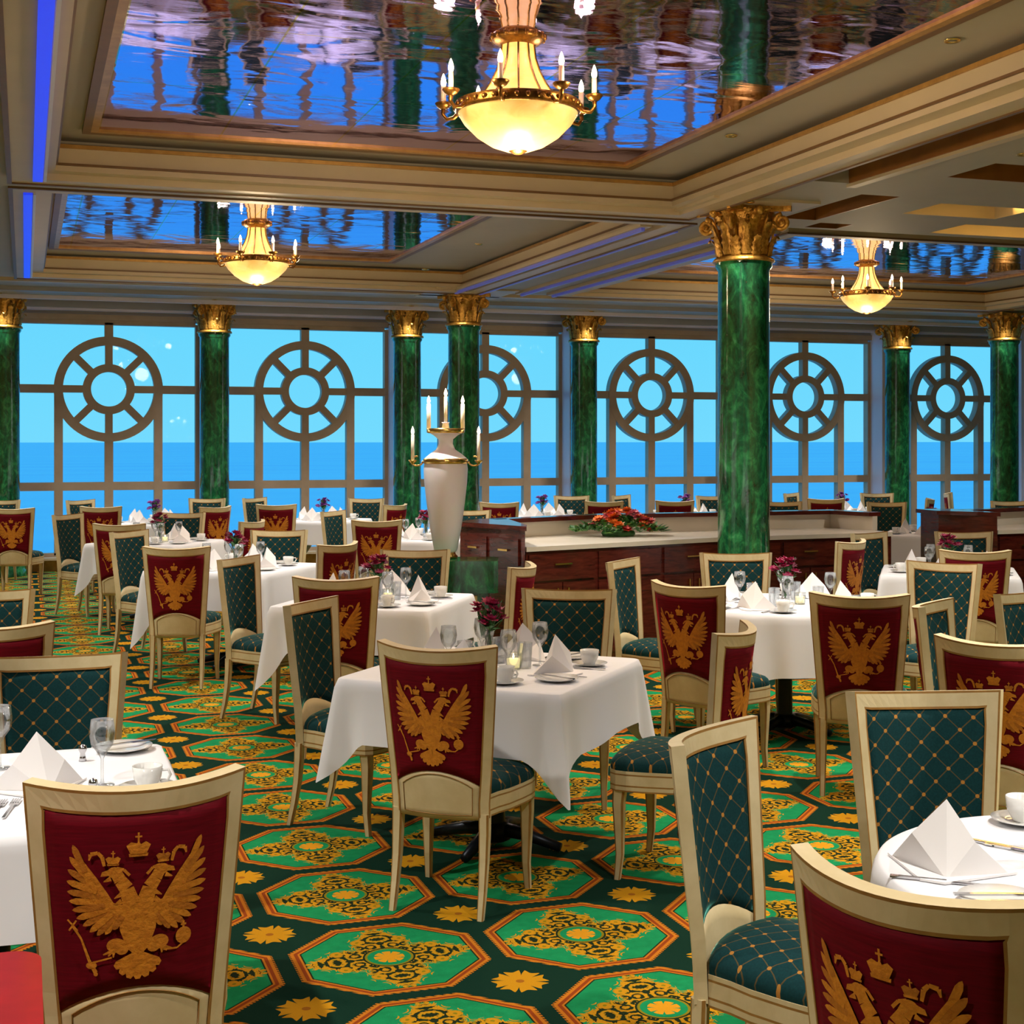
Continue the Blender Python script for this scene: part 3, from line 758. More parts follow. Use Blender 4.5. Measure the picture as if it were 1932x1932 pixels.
def grid_shell(mb, A, B, fo, fi, na, nb, mi=0, sm=True, mis=None):
    """closed panel: outer surface fo(i,j), inner surface fi(i,j) over an (na+1)x(nb+1) grid"""
    vo = [fo(i / na, j / nb) for j in range(nb + 1) for i in range(na + 1)]
    vi = [fi(i / na, j / nb) for j in range(nb + 1) for i in range(na + 1)]
    n = na + 1; N = len(vo); fs = []
    for j in range(nb):
        for i in range(na):
            q = j * n + i
            fs.append((q, q + 1, q + n + 1, q + n)); fs.append((N + q, N + q + n, N + q + n + 1, N + q + 1))
    for i in range(na): fs += [(i, N + i, N + i + 1, i + 1), (nb * n + i, nb * n + i + 1, N + nb * n + i + 1, N + nb * n + i)]
    for j in range(nb): fs += [(j * n, (j + 1) * n, N + (j + 1) * n, N + j * n), (j * n + na, N + j * n + na, N + (j + 1) * n + na, (j + 1) * n + na)]
    mb.add(vo + vi, fs, mi, sm)
def archz(a): return .465 + .068 * (1 - (a / .19) ** 2)
def make_chair():
    root = empty('dining_chair', (0, 0, 0))
    # frame of the back: two posts and a top rail in one swept strip
    outer = []; inner = []
    PW = .040
    for z in [.36 + (.985 - .36) * i / 12 for i in range(13)]:
        outer.append((-hw(z), z)); inner.append((-hw(z) + PW * (.9 if z < .9 else 1), min(z, .925)))
    inner[-1] = (-.2285 + PW, .93)
    for i in range(1, 16):
        a = -.2285 + .457 * i / 16; ai = a * (.2285 - PW) / .2285
        outer.append((a, topz(a))); inner.append((ai, topz(ai) - .052))
    for z in [.985 - (.985 - .36) * i / 12 for i in range(13)]:
        outer.append((hw(z), z)); inner.append((hw(z) - PW * (.9 if z < .9 else 1), min(z, .925)))
    inner[28] = (.2285 - PW, .93)
    for q in (12, ): pass
    mb = MB(); st = (0, .13, .87, 1); T = .017
    ring = []
    for (o_, i_) in zip(outer, inner):
        row = []
        for t in st:
            a = o_[0] + (i_[0] - o_[0]) * t; z = o_[1] + (i_[1] - o_[1]) * t; row.append(back_pt(a, z, -T))
        for t in reversed(st):
            a = o_[0] + (i_[0] - o_[0]) * t; z = o_[1] + (i_[1] - o_[1]) * t; row.append(back_pt(a, z, T))
        ring.append(row)
    vs = [p for r_ in ring for p in r_]; n = 8; fs = []; ms = []
    for k in range(len(ring) - 1):
        for j in range(n):
            fs.append((k * n + j, k * n + (j + 1) % n, (k + 1) * n + (j + 1) % n, (k + 1) * n + j)); ms.append(1 if j in (0, 2, 4, 6) and j != 3 else (1 if j == 3 else 0))
            if j in (1, 5): ms[-1] = 0
            if j == 7: ms[-1] = 0
    fs += [tuple(range(n)), tuple(range((len(ring) - 1) * n, len(ring) * n))]; ms += [0, 0]
    mb.add(vs, fs, ms); mb.build('backrest_frame', [M['cream'], M['gilt']], root)
    # panels
    def pan(off0, off1, puff=0.0):
        def fz(u, v):
            a = (u * 2 - 1); zb = archz(a * .17) - .004; zt = topz(a * .19) - .048; z = zb + (zt - zb) * v
            return a * (hw(z) - PW + .006), z
        fo = lambda u, v: back_pt(*fz(u, v), off0 - puff * math.sin(PI * u) ** .5 * math.sin(PI * v) ** .5 if 0 < u < 1 and 0 < v < 1 else off0)
        fi = lambda u, v: back_pt(*fz(u, v), off1)
        return fo, fi
    mb = MB(); fo, fi = pan(-.0155, -.002); grid_shell(mb, 0, 0, fo, fi, 14, 12); op = mb.build('back_panel', M['maroon'], root); op['label'] = 'maroon outer back panel'
    e = bpy.data.objects.new('eagle_emblem', emblem_mesh()); COL.objects.link(e); e.parent = op; e['label'] = 'gold double-headed eagle'
    mb = MB(); fo, fi = pan(.012, .0, -.012); grid_shell(mb, 0, 0, fo, fi, 14, 12); q = mb.build('backrest_cushion', M['teal_back'], root)
    # lower crescent panel
    mb = MB()
    def lp(off):
        def g(u, v):
            a = (u * 2 - 1); z0 = .350; z1 = archz(a * .17); z = z0 + (z1 - z0) * v; return back_pt(a * (hw(z) - PW + .012), z, off)
        return g
    grid_shell(mb, 0, 0, lp(-.013), lp(.013), 12, 5, 0)
    def lineat(t0, t1, m0, m1):   # inset gilt line loop on the outside
        pts = []
        N_ = 14
        for i in range(N_ + 1):
            a = -1 + 2 * i / N_; pts.append((a * .84, .368))
        for i in range(N_ + 1):
            a = 1 - 2 * i / N_; pts.append((a * .84, archz(a * .16) - .016))
        pp = [back_pt(a * (hw(z) - PW + .006), z, -.0145) for a, z in pts]; pp.append(pp[0])
        mb.tube(pp, .0018, 4, 1)
    lineat(0, 1, 0, 1)
    mb.build('lower_back_panel', [M['cream'], M['gilt']], root)
    # seat
    loop = []
    def seat_loop(k=1.0):
        L = []
        pts = [(-.176, -.125), (-.19, -.06), (-.212, .0), (-.232, .10), (-.240, .17), (-.236, .215), (-.215, .243), (-.16, .262), (-.08, .272), (0, .276)]
        pts = pts + [(-x, y) for x, y in reversed(pts[:-1])]
        pts += [(.12, -.150), (.06, -.165), (0, -.170), (-.06, -.165), (-.12, -.150)]
        return [(x * k, .03 + (y - .03) * k) for x, y in pts][::-1]
    mb = MB(); mb.prism(seat_loop(1), 0, 0, 0, zs=[.352, .358, .372, .378, .415, .421, .432], mis=[1, 0, 1, 0, 1, 0])
    mb.build('seat_frame', [M['cream'], M['gilt']], root)
    mb = MB(); zs = [(1.0, .43), (1.01, .445), (.985, .462), (.93, .476), (.8, .489), (.6, .499), (.35, .506), (.12, .508)]
    loops = [[(x, y, z) for x, y in seat_loop(k * .985)] for k, z in zs]; n = len(loops[0])
    vs = [p for l in loops for p in l]; fs = [(i * n + j, i * n + (j + 1) % n, (i + 1) * n + (j + 1) % n, (i + 1) * n + j) for i in range(len(loops) - 1) for j in range(n)] + [tuple(range((len(loops) - 1) * n, len(loops) * n))]
    mb.add(vs, fs, 0, True); mb.build('seat', M['teal_seat'], root)
    # legs
    def leg(path):
        mb = MB(); rows = []
        for (x, y, z, h) in path:
            hh = h / 2; b = hh * .35
            rows.append([(x - hh + b, y - hh, z), (x + hh - b, y - hh, z), (x + hh, y - hh + b, z), (x + hh, y + hh - b, z), (x + hh - b, y + hh, z), (x - hh + b, y + hh, z), (x - hh, y + hh - b, z), (x - hh, y - hh + b, z)])
        vs = [p for r_ in rows for p in r_]; n = 8; ms = []
        fs = []
        for k in range(len(rows) - 1):
            for j in range(n): fs.append((k * n + j, k * n + (j + 1) % n, (k + 1) * n + (j + 1) % n, (k + 1) * n + j)); ms.append(j % 2)
        fs += [tuple(range(n)), tuple(range((len(rows) - 1) * n, len(rows) * n))]; ms += [0, 0]
        mb.add(vs, fs, ms); mb.build('leg', [M['cream'], M['gilt']], root)
    for s_ in (-1, 1):
        yb = back_pt(s_ * .168, .38).y
        leg([(s_ * .170, yb, .37, .040), (s_ * .171, yb - .002, .30, .038), (s_ * .171, yb - .010, .20, .034), (s_ * .172, yb - .026, .10, .029), (s_ * .173, yb - .05, 0, .024)])
        leg([(s_ * .205, .205, .36, .052), (s_ * .206, .21, .30, .046), (s_ * .205, .208, .20, .038), (s_ * .204, .206, .10, .030), (s_ * .207, .216, 0, .024)])
    remember(root); return root
chair0 = make_chair()

# chairs: world x, y of the top rail's middle, facing angle in the room (degrees), label, group
CHAIRS = [
    (1.533, 5.146, 51.2, 'maroon eagle-backed chair in front of the centre table, back turned to the camera', 'C'),
    (1.384, 6.380, -40.8, 'green-backed chair on the left side of the centre table', 'C'),
    (2.465, 6.450, -116.8, 'chair with green lattice back facing us on the far side of the centre table', 'C'),
    (2.496, 5.183, 138.2, 'bright red sided chair seen edge-on at the right of the centre table', 'C'),
    (1.656, 7.795, 69.2, 'maroon eagle-backed chair in front of the table behind the centre one', 'D'),
    (1.415, 8.954, -40.8, 'slim green-backed chair at the left of the table behind the centre one', 'D'),
    (2.424, 9.142, -108.8, 'chair with green lattice back beside magenta flowers, in front of the urn pedestal', 'D'),
    (2.615, 8.098, 147.2, 'chair seen edge-on between the urn pedestal and the mahogany counter', 'D'),
    (1.051, 10.307, 72.2, 'maroon eagle-backed chair with full legs visible at the left aisle table', 'F'),
    (0.937, 11.859, -43.8, 'narrow green-backed chair left of the left aisle table', 'F'),
    (1.909, 11.528, -108.8, 'green lattice backed chair on the far side of the left aisle table', 'F'),
    (1.994, 10.232, 131.2, 'bright magenta-red chair back at the right of the left aisle table', 'F'),
    (0.848, 13.240, 71.2, 'maroon eagle-backed chair in front of the second table of the left aisle', 'G2'),
    (0.549, 14.790, -40.8, 'green-backed chair at the left end, beside the second table of the left aisle', 'G2'),
    (1.453, 14.655, -108.8, 'green lattice backed chair behind the napkins of the second left aisle table', 'G2'),
    (1.811, 13.254, 144.2, 'brown edge-on chair right of the second left aisle table', 'G2'),
    (0.860, 16.687, 71.2, 'dark maroon chair in front of the table under the leftmost wheel window', 'L'),
    (0.774, 18.251, -48.8, 'small green chair left of the table under the leftmost wheel window', 'L'),
    (2.117, 18.174, -108.8, 'small green chair before the green column, beyond the leftmost window table', 'L'),
    (1.889, 16.231, 126.2, 'small red chair right of the table under the leftmost wheel window', 'L'),
    (2.789, 16.574, 71.2, 'maroon chair in front of the table under the second wheel window', 'K'),
    (2.900, 18.206, -48.8, 'small green chair left of the table under the second wheel window', 'K'),
    (3.992, 17.539, -118.8, 'small green chair right of the table under the second wheel window', 'K'),
    (3.888, 16.076, 131.2, 'small maroon chair left of the white urn near the windows', 'K'),
    (3.133, 13.070, 71.2, 'maroon eagle-backed chair in front of the table left of the white urn', 'J'),
    (3.169, 14.556, -43.8, 'green chair left of the table beside the white urn', 'J'),
    (4.369, 14.241, -108.8, 'green chair top peeking out right of the white urn', 'J'),
    (-0.079, 16.619, 76.2, 'maroon chair at the left edge of the picture before the column', 'E'),
    (-0.335, 18.505, -108.8, 'pale chair top at the far left edge behind a maroon chair', 'E'),
    (3.402, 6.778, 28.2, 'maroon eagle-backed chair at the left front of the round table', 'G'),
    (3.903, 6.139, 57.2, 'maroon eagle-backed chair right in front of the round table, back to the camera', 'G'),
    (3.616, 7.976, -45.8, 'narrow green chair left of the round table, before the mahogany drawers', 'G'),
    (4.338, 8.204, -108.8, 'green lattice backed chair at the foot of the largest green column', 'G'),
    (5.632, 9.299, 124.2, 'narrow maroon eagle chair at the right rear of the round table', 'G'),
    (6.429, 9.694, -68.8, 'green chair right behind the narrow maroon one by the counter end', 'P'),
    (6.106, 8.238, 63.2, 'maroon eagle-backed chair in front of the far right table', 'P'),
    (7.091, 9.550, -108.8, 'green lattice chair on the far side of the far right table, by red flowers', 'P'),
    (5.087, 7.231, -146.8, 'dark green lattice chair angled left in the right middle', 'N'),
    (4.021, 5.372, -51.8, 'narrow light green chair right of the round table', 'N'),
    (4.645, 5.582, -78.8, 'light green chair cut off by the right edge', 'N'),
    (3.563, 4.560, 39.2, 'maroon eagle-backed chair at the right edge of the picture, middle height', 'N'),
    (2.457, 3.408, -104.8, 'large green lattice chair facing us behind the bottom-right corner table', 'H'),
    (1.775, 3.124, -51.8, 'tall green-backed chair left of the bottom-right corner table', 'H'),
    (1.590, 2.160, 23.2, 'large maroon eagle chair cut off by the bottom edge at right', 'H'),
    (0.236, 3.445, 89.2, 'large maroon eagle-backed chair at the bottom left', 'I'),
    (0.093, 4.963, -92.8, 'wide green lattice chair back on the far side of the bottom-left table', 'I'),
    (-0.104, 6.313, 85.2, 'maroon chair top curving in from the left edge, above the green one', 'O'),
    (-0.214, 7.310, -98.8, 'green chair corner at the left edge, highest of the near left chairs', 'O'),
    (9.611, 14.489, -115.8, 'dark green chair beyond the right end of the counter', 'Q'),
    (11.140, 16.998, -108.8, 'small pale-framed chair near the window right of the big column', 'R3'),
    (9.604, 15.951, 71.2, 'small maroon chair top above the counter, right of the big column', 'R3'),
    (10.195, 17.425, -53.8, 'slim green chair by the window just right of the big column', 'R3'),
    (8.539, 15.006, -108.8, 'chair top just above the counter ledge right of the big column', 'R3b'),
    (6.785, 17.488, -108.8, 'small green chair behind the counter, left of its flowers', 'R1'),
    (5.381, 16.272, 71.2, 'small maroon chair just right of the white urn, behind the counter', 'R1'),
    (6.665, 16.140, 71.2, 'small maroon chair directly above the counter flowers', 'R2'),
    (7.656, 17.488, -53.8, 'slim green chair behind the counter flowers', 'R2'),
    (7.537, 16.000, 71.2, 'pale-framed chair top behind the counter between flowers and big column', 'R2'),
    (8.588, 16.878, -98.8, 'small dark green chair just left of the big column behind the counter', 'R2'),
    (10.578, 15.443, 144.2, 'edge-on brown chair beyond the second counter', 'R4'),
    (12.327, 16.757, -38.8, 'slim green chair by the sixth wheel window', 'R4'),
    (11.209, 14.254, -108.8, 'pale chair top above the second counter at the right edge', 'R4'),
]
GCH = 'cream framed dining chairs'
for i, (x, y, w, l, g) in enumerate(CHAIRS):
    o = chair0 if i == 0 else copy_tree(chair0)
    o.location = (x, y, 0); o.rotation_euler = (0, 0, R(w - 90)); tag(o, l, 'chair', GCH)

# ------------------------------------------------------------------ tables
def table_mesh(rnd, side):
    root = empty('dining_table', (0, 0, 0)); r = side / 2
    mb = MB()
    if rnd: mb.lathe([(.001, .715), (r - .02, .715), (r - .015, .745), (.001, .745)], 48)
    else: mb.box(-r + .012, r - .012, -r + .012, r - .012, .715, .745)
    mb.build('tabletop', M['mahogany'], root)
    MB().lathe([(.05, .02), (.045, .06), (.04, .70), (.12, .715)], 20).build('pedestal', M['blackmetal'], root)
    mb = MB()
    for j in range(4):
        q = PI / 2 * j; mb.tube([(0, 0, .075), (.14 * math.cos(q), .14 * math.sin(q), .06), (.30 * math.cos(q), .30 * math.sin(q), .022)], [.035, .028, .02], 8)
    mb.lathe([(.001, .03), (.07, .03), (.06, .10), (.001, .1)], 20); mb.build('base', M['blackmetal'], root)
    remember(root); return root
def cloth_mesh(rnd, side, drop, corner, seed):
    """draped cloth: a flat top and a skirt whose corners fall in a fold"""
    rg = random.Random(seed); r = side / 2 + .006; zt = .752; pts = []
    N = 160
    ph = [rg.uniform(0, 6.28) for _ in range(6)]
    for j in range(N):
        if rnd:
            q = 2 * PI * j / N; x, y = r * math.cos(q), r * math.sin(q); nx, ny = math.cos(q), math.sin(q)
            cn = max(0, math.cos(2 * (q - PI / 4)) ** 2) ** 3 if False else (.5 + .5 * math.cos(4 * q)) ** 2; wv = math.cos(18 * q + ph[0]) * .5 + math.cos(11 * q + ph[1]) * .5
            pts.append((x, y, nx, ny, cn * .6, wv))
        else:
            s = 4 * (j + .5) / N; k = int(s); t = (s - k) * 2 - 1
            # more points near the corners
            t = math.copysign(abs(t) ** .75, t)
            a = k * PI / 2; c, s_ = math.cos(a), math.sin(a)
            bx, by = r, t * r; nx, ny = 1.0, 0.0
            d = r - abs(by); cn = max(0, 1 - d / .15) ** 1.4
            ny = math.copysign(max(0, 1 - d / .16) ** 1.2, t)
            rc = .028
            if d < rc: bx = r - (rc - math.sqrt(max(0, rc * rc - (rc - d) ** 2))) ; 
            x, y = bx * c - by * s_, bx * s_ + by * c; nn = math.hypot(nx, ny); nx, ny = nx / nn, ny / nn
            nx, ny = nx * c - ny * s_, nx * s_ + ny * c
            wv = math.cos(t * 5 + ph[k]) * (1 - cn)
            pts.append((x, y, nx, ny, cn, wv))
    rows = []
    K = 12
    for (f_, z) in ((.0, zt), (.5, zt), (.9, zt), (.985, zt), (1.0, zt - .004)): rows.append([(x * f_, y * f_, z) for (x, y, *_q) in pts])
    for k in range(1, K + 1):
        t = k / K; row = []
        for (x, y, nx, ny, cn, wv) in pts:
            dr = drop + (corner - drop) * cn
            # the fold at a corner leans out, then turns back in a pleat on both sides
            pinch = math.sin(min(1, (1 - abs(cn * 2 - 1))) * PI / 2) * (1 if 0 < cn < 1 else 0)
            out = .010 + .022 * t + (.085 * t) * cn ** 2.2 + (.028 if rnd else .010) * wv * t - (.03 * t * pinch if not rnd else 0)
            row.append((x + nx * out, y + ny * out, zt - .004 - dr * t))
        rows.append(row)
    vs = [p for r_ in rows for p in r_]; n = len(pts); fs = []
    for i in range(len(rows) - 1):
        for j in range(n): 
            a_, b_, c_, d_ = i * n + j, i * n + (j + 1) % n, (i + 1) * n + (j + 1) % n, (i + 1) * n + j
            fs.append((d_, c_, b_, a_) if False else (a_, d_, c_, b_))
    mb = MB(); mb.add(vs, fs, 0, True)
    return mb
# crockery, built once and then copied
def proto_napkin():
    a = MB(); h = .158; w = .135
    # two-wing pyramid fold: tall front ridge, open behind
    A = (0, -.005, h); L_, R_, F, Bk = (-w, .02, 0), (w, .02, 0), (.02, -.085, 0), (0, .06, 0)
    a.add([A, L_, F, R_, Bk, (-w * .45, .045, .02), (w * .45, .045, .02), (-w * .52, -.035, h * .5), (w * .52, -.035, h * .5)],
          [(0, 7, 1, 2), (0, 2, 3, 8), (0, 8, 3, 6, 4), (0, 4, 5, 1, 7), (1, 5, 4, 2), (2, 4, 6, 3)])
    a.add([(-w * 1.08, .035, .001), (w * 1.08, .035, .001), (w * .2, -.125, .001), (-w * .2, -.125, .001), (-w * 1.08, .035, .006), (w * 1.08, .035, .006), (w * .2, -.125, .006), (-w * .2, -.125, .006)],
          [(0, 3, 2, 1), (4, 5, 6, 7), (0, 1, 5, 4), (1, 2, 6, 5), (2, 3, 7, 6), (3, 0, 4, 7)])
    return a.build('folded_napkin', M['napkin'])
def proto_cup():
    a = MB().lathe([(.001, .002), (.024, 0), (.026, .006), (.038, .03), (.041, .062), (.039, .062), (.036, .032), (.022, .01), (.001, .009)], 24)
    o = a.build('coffee_cup', M['porcelain']); a = MB(); a.tube([(.038, 0, .05), (.058, 0, .052), (.064, 0, .038), (.056, 0, .022), (.036, 0, .02)], .004, 6); a.build('handle', M['porcelain'], o); remember(o); return o
def proto_saucer():
    return MB().lathe([(.001, .003), (.03, .002), (.04, .004), (.076, .014), (.077, .016), (.04, .008), (.03, .007), (.001, .007)], 32).build('saucer', M['porcelain'])
def proto_plate():
    return MB().lathe([(.001, .004), (.05, .002), (.062, .006), (.088, .014), (.089, .017), (.06, .010), (.05, .008), (.001, .008)], 36).build('side_plate', M['porcelain'])
def proto_knife():
    a = MB(); a.add([(-.1, -.007, .002), (.02, -.004, .002), (.03, -.009, .002), (.1, -.006, .002), (.112, .004, .002), (.02, .006, .002), (-.1, .007, .002), (-.1, -.007, .006), (.02, -.004, .006), (.03, -.009, .004), (.1, -.006, .004), (.112, .004, .004), (.02, .006, .006), (-.1, .007, .006)],
          [(6, 5, 4, 3, 2, 1, 0), (7, 8, 9, 10, 11, 12, 13)] + [(i, (i + 1) % 7, 7 + (i + 1) % 7, 7 + i) for i in range(7)])
    return a.build('table_knife', M['silver'])
def proto_fork():
    a = MB(); a.box(-.1, .03, -.004, .004, .002, .005); a.box(.03, .055, -.011, .011, .002, .005)
    for k in range(4): a.box(.05, .095, -.011 + k * .0063, -.008 + k * .0063, .002, .006)
    return a.build('table_fork', M['silver'])
def proto_glass():
    a = MB().lathe([(.001, .0), (.034, .001), (.033, .003), (.006, .006), (.004, .02), (.004, .075), (.012, .09), (.03, .115), (.036, .145), (.031, .185), (.0295, .185), (.034, .145), (.028, .117), (.008, .095), (.001, .093)], 28)
    return a.build('wine_glass', M['glass'])
def proto_tumbler():
    a = MB().lathe([(.001, 0), (.028, 0), (.034, .11), (.0325, .11), (.027, .008), (.001, .008)], 24)
    return a.build('water_tumbler', M['glass'])
def proto_candle():
    a = MB().lathe([(.001, 0), (.03, 0), (.036, .05), (.036, .07), (.034, .07), (.033, .05), (.028, .006), (.001, .006)], 24); o = a.build('votive_candle', M['glass'])
    MB().lathe([(.001, .008), (.026, .008), (.028, .045), (.001, .045)], 16).build('wax', M['votive'], o)
    MB().lathe([(.001, .047), (.004, .053), (.003, .06), (.001, .066)], 8).build('flame', M['flame'], o); remember(o); return o
def proto_shaker():
    return MB().lathe([(.001, 0), (.012, 0), (.009, .01), (.007, .022), (.013, .035), (.011, .045), (.001, .05)], 16).build('salt_shaker', M['silver'])
def petals(a, c, r, n, mi, rg, tilt=.35):
    c = Vector(c); up = Vector((rg.uniform(-.6, .6), rg.uniform(-.6, .6), 1)).normalized(); t = up.orthogonal().normalized(); b = up.cross(t)
    for ly, (rr, tl) in enumerate(((1, tilt), (.65, tilt + .6))):
        for k in range(n):
            q = 2 * PI * (k + .5 * ly) / n; d = t * math.cos(q) + b * math.sin(q); s_ = t * -math.sin(q) + b * math.cos(q)
            p0 = c; p1 = c + d * r * rr * .55 + up * r * tl * .35 - s_ * r * .28; p2 = c + d * r * rr * 1.0 + up * r * tl * .55; p3 = c + d * r * rr * .55 + up * r * tl * .35 + s_ * r * .28
            a.add([p0, p1, p2, p3, c + d * r * .5 * rr + up * r * tl * .25 - up * r * .08], [(0, 1, 2, 3), (4, 3, 2, 1)], mi)
def leafs(a, c, r, n, mi, rg, zt=(.0, .8)):
    c = Vector(c)
    for k in range(n):
        q = rg.uniform(0, 2 * PI); e = rg.uniform(*zt); d = Vector((math.cos(q), math.sin(q), e)).normalized(); s_ = Vector((-math.sin(q), math.cos(q), 0)); L = r * rg.uniform(.6, 1.1); w = L * .22
        up = Vector((0, 0, 1)); m_ = c + d * L * .5 + up * .01
        a.add([c, m_ - s_ * w, c + d * L, m_ + s_ * w, m_ - up * .006], [(0, 1, 2, 3), (4, 3, 2, 1)], mi)
def flower_vase(kind, seed):
    rg = random.Random(seed)
    o = MB().lathe([(.001, 0), (.026, 0), (.03, .02), (.02, .06), (.018, .1), (.024, .13), (.022, .13), (.016, .1), (.018, .06), (.026, .02), (.001, .006)], 20).build('flower_vase', M['glass'])
    a = MB(); heads = []
    for k in range(12):
        q = rg.uniform(0, 2 * PI); rr = rg.uniform(.0, .075); heads.append((rr * math.cos(q), rr * math.sin(q), .20 + rg.uniform(-.03, .065) - rr * .3))
    for h in heads: a.tube([(0, 0, .02), (h[0] * .3, h[1] * .3, .12), h], .0022, 4)
    leafs(a, (0, 0, .13), .085, 16, 0, rg, (.1, 1.5)); leafs(a, (0, 0, .16), .12, 6, 0, rg, (1.0, 3))
    a.build('stems', [M['leaf']], o)
    a = MB()
    for h in heads: petals(a, h, .04, 8, 0, rg)
    a.build('blossoms', [M[kind]], o); remember(o); return o
PR = {'napkin': proto_napkin(), 'cup': proto_cup(), 'saucer': proto_saucer(), 'plate': proto_plate(), 'knife': proto_knife(), 'fork': proto_fork(), 'glass': proto_glass(), 'tumbler': proto_tumbler(), 'candle': proto_candle(), 'shaker': proto_shaker(), 'vase': flower_vase('magenta', 3), 'vase2': flower_vase('violet', 5)}
USED = set()
def put(kind, x, y, z, rz, label, cat, group):
    p = PR[kind]; o = p if kind not in USED else copy_tree(p); USED.add(kind)
    o.location = (x, y, z); o.rotation_euler = (0, 0, rz); tag(o, label, cat, group); return o
def side_word(ang):
    """which way a place lies from the table's middle, as the camera sees it"""
    c = (math.degrees(ang) + 18.8) % 360
    for lo, hi, w in ((45, 135, 'far'), (135, 225, 'left'), (225, 315, 'near')):
        if lo <= c < hi: return w
    return 'right'
# name, x, y, round, side, rotation, detail, phrase, seats (room angle from table to seat), drop, corner
TABLES = [
 ('C', 1.89, 5.78, 0, .97, 48, 3, 'the centre table', None, .25, .43),
 ('D', 2.01, 8.47, 0, .96, 57, 3, 'the table behind the centre one', None, .25, .50),
 ('F', 1.51, 11.03, 0, .98, 54, 2, 'the left aisle table', None, .27, .60),
 ('G2', 1.20, 14.0, 0, .96, 52, 2, 'the second left aisle table', None, .27, .50),
 ('J', 3.75, 13.7, 0, .96, 52, 2, 'the table left of the white urn', None, .27, .5),
 ('K', 3.42, 17.2, 0, .9, 52, 1, 'the second wheel window table', None, .27, .5),
 ('L', 1.42, 17.3, 0, .9, 52, 1, 'the leftmost wheel window table', None, .27, .5),
 ('G', 4.26, 7.50, 1, 1.12, 30, 3, 'the round table right of centre', (.6, 2.17, 3.74, 5.31), .34, .46),
 ('H', 2.30, 2.60, 1, 1.0, 20, 3, 'the bottom-right corner table', (1.31, 2.24, 3.5, 5.2), .26, .3),
 ('I', -.08, 4.20, 0, .97, 0, 3, 'the bottom-left corner table', None, .25, .42),
 ('P', 6.45, 8.95, 0, .94, 55, 2, 'the far right table', None, .25, .4),
 ('Q', 8.85, 12.6, 0, .9, 50, 1, 'the table beyond the counter end', None, .27, .45),
 ('R1', 6.25, 17.2, 0, .9, 50, 1, 'the window table by the urn', None, .25, .4),
 ('R2', 8.05, 16.75, 0, .9, 50, 1, 'the table behind the counter flowers', None, .25, .4),
 ('R3', 10.35, 16.7, 0, .9, 50, 1, 'the table behind the big column', None, .25, .4),
]
LAY = {
 'H': [('napkin', 1.97, 2.74, -50, 'large white peaked napkin nearest the left edge of'), ('knife', 1.89, 2.665, -38, 'long silver knife in front of the left napkin on'), ('plate', 1.925, 2.49, 0, 'white side plate in front of the left napkin on'),
       ('knife', 1.925, 2.49, -20, 'silver butter knife lying on its plate on'), ('saucer', 2.38, 3.0, 0, 'white saucer at the far edge of'), ('cup', 2.38, 3.0, 20, 'white coffee cup at the far edge of'), ('fork', 2.16, 2.90, -60, 'silver fork at the far side of'), ('knife', 2.20, 2.84, -60, 'silver knife at the far side of'),
       ('glass', 2.23, 2.74, 0, 'stemmed wine glass at the right picture edge on'), ('fork', 1.99, 2.47, -40, 'silver fork right of the near plate on'), ('knife', 2.03, 2.42, -48, 'silver knife at the near edge of'), ('tumbler', 2.33, 2.66, 0, 'clear tumbler on'), ('napkin', 2.35, 2.45, 200, 'second white napkin, mostly out of view, on')],
 'I': [('napkin', .03, 4.19, 10, 'tall white peaked napkin in the middle of'), ('glass', .205, 4.16, 0, 'stemmed wine glass right of the napkin on'), ('saucer', .32, 4.06, 0, 'white saucer near the right corner of'), ('cup', .32, 4.06, -20, 'white coffee cup near the right corner of'),
       ('plate', .29, 4.61, 0, 'white side plate at the far right corner of'), ('knife', .29, 4.61, 20, 'silver butter knife on its plate on'), ('shaker', .165, 4.50, 0, 'small silver shaker behind the napkin on'), ('shaker', .175, 4.04, 0, 'small silver shaker beside the cup on'), ('glass', -.07, 4.47, 0, 'stemmed wine glass at the left picture edge on'),
       ('fork', -.035, 3.97, 80, 'silver fork at the left picture edge on'), ('fork', -.07, 3.97, 80, 'second silver fork at the very left edge on'), ('vase', -.25, 4.45, 0, 'magenta flower vase, out at the left, on')],
}
TT = {}
GN = {'napkin': 'white folded napkins', 'cup': 'white coffee cups', 'saucer': 'white saucers', 'plate': 'white side plates', 'knife': 'table knives', 'fork': 'table forks', 'glass': 'wine glasses', 'tumbler': 'water tumblers', 'candle': 'votive candles', 'vase': 'flower vases'}
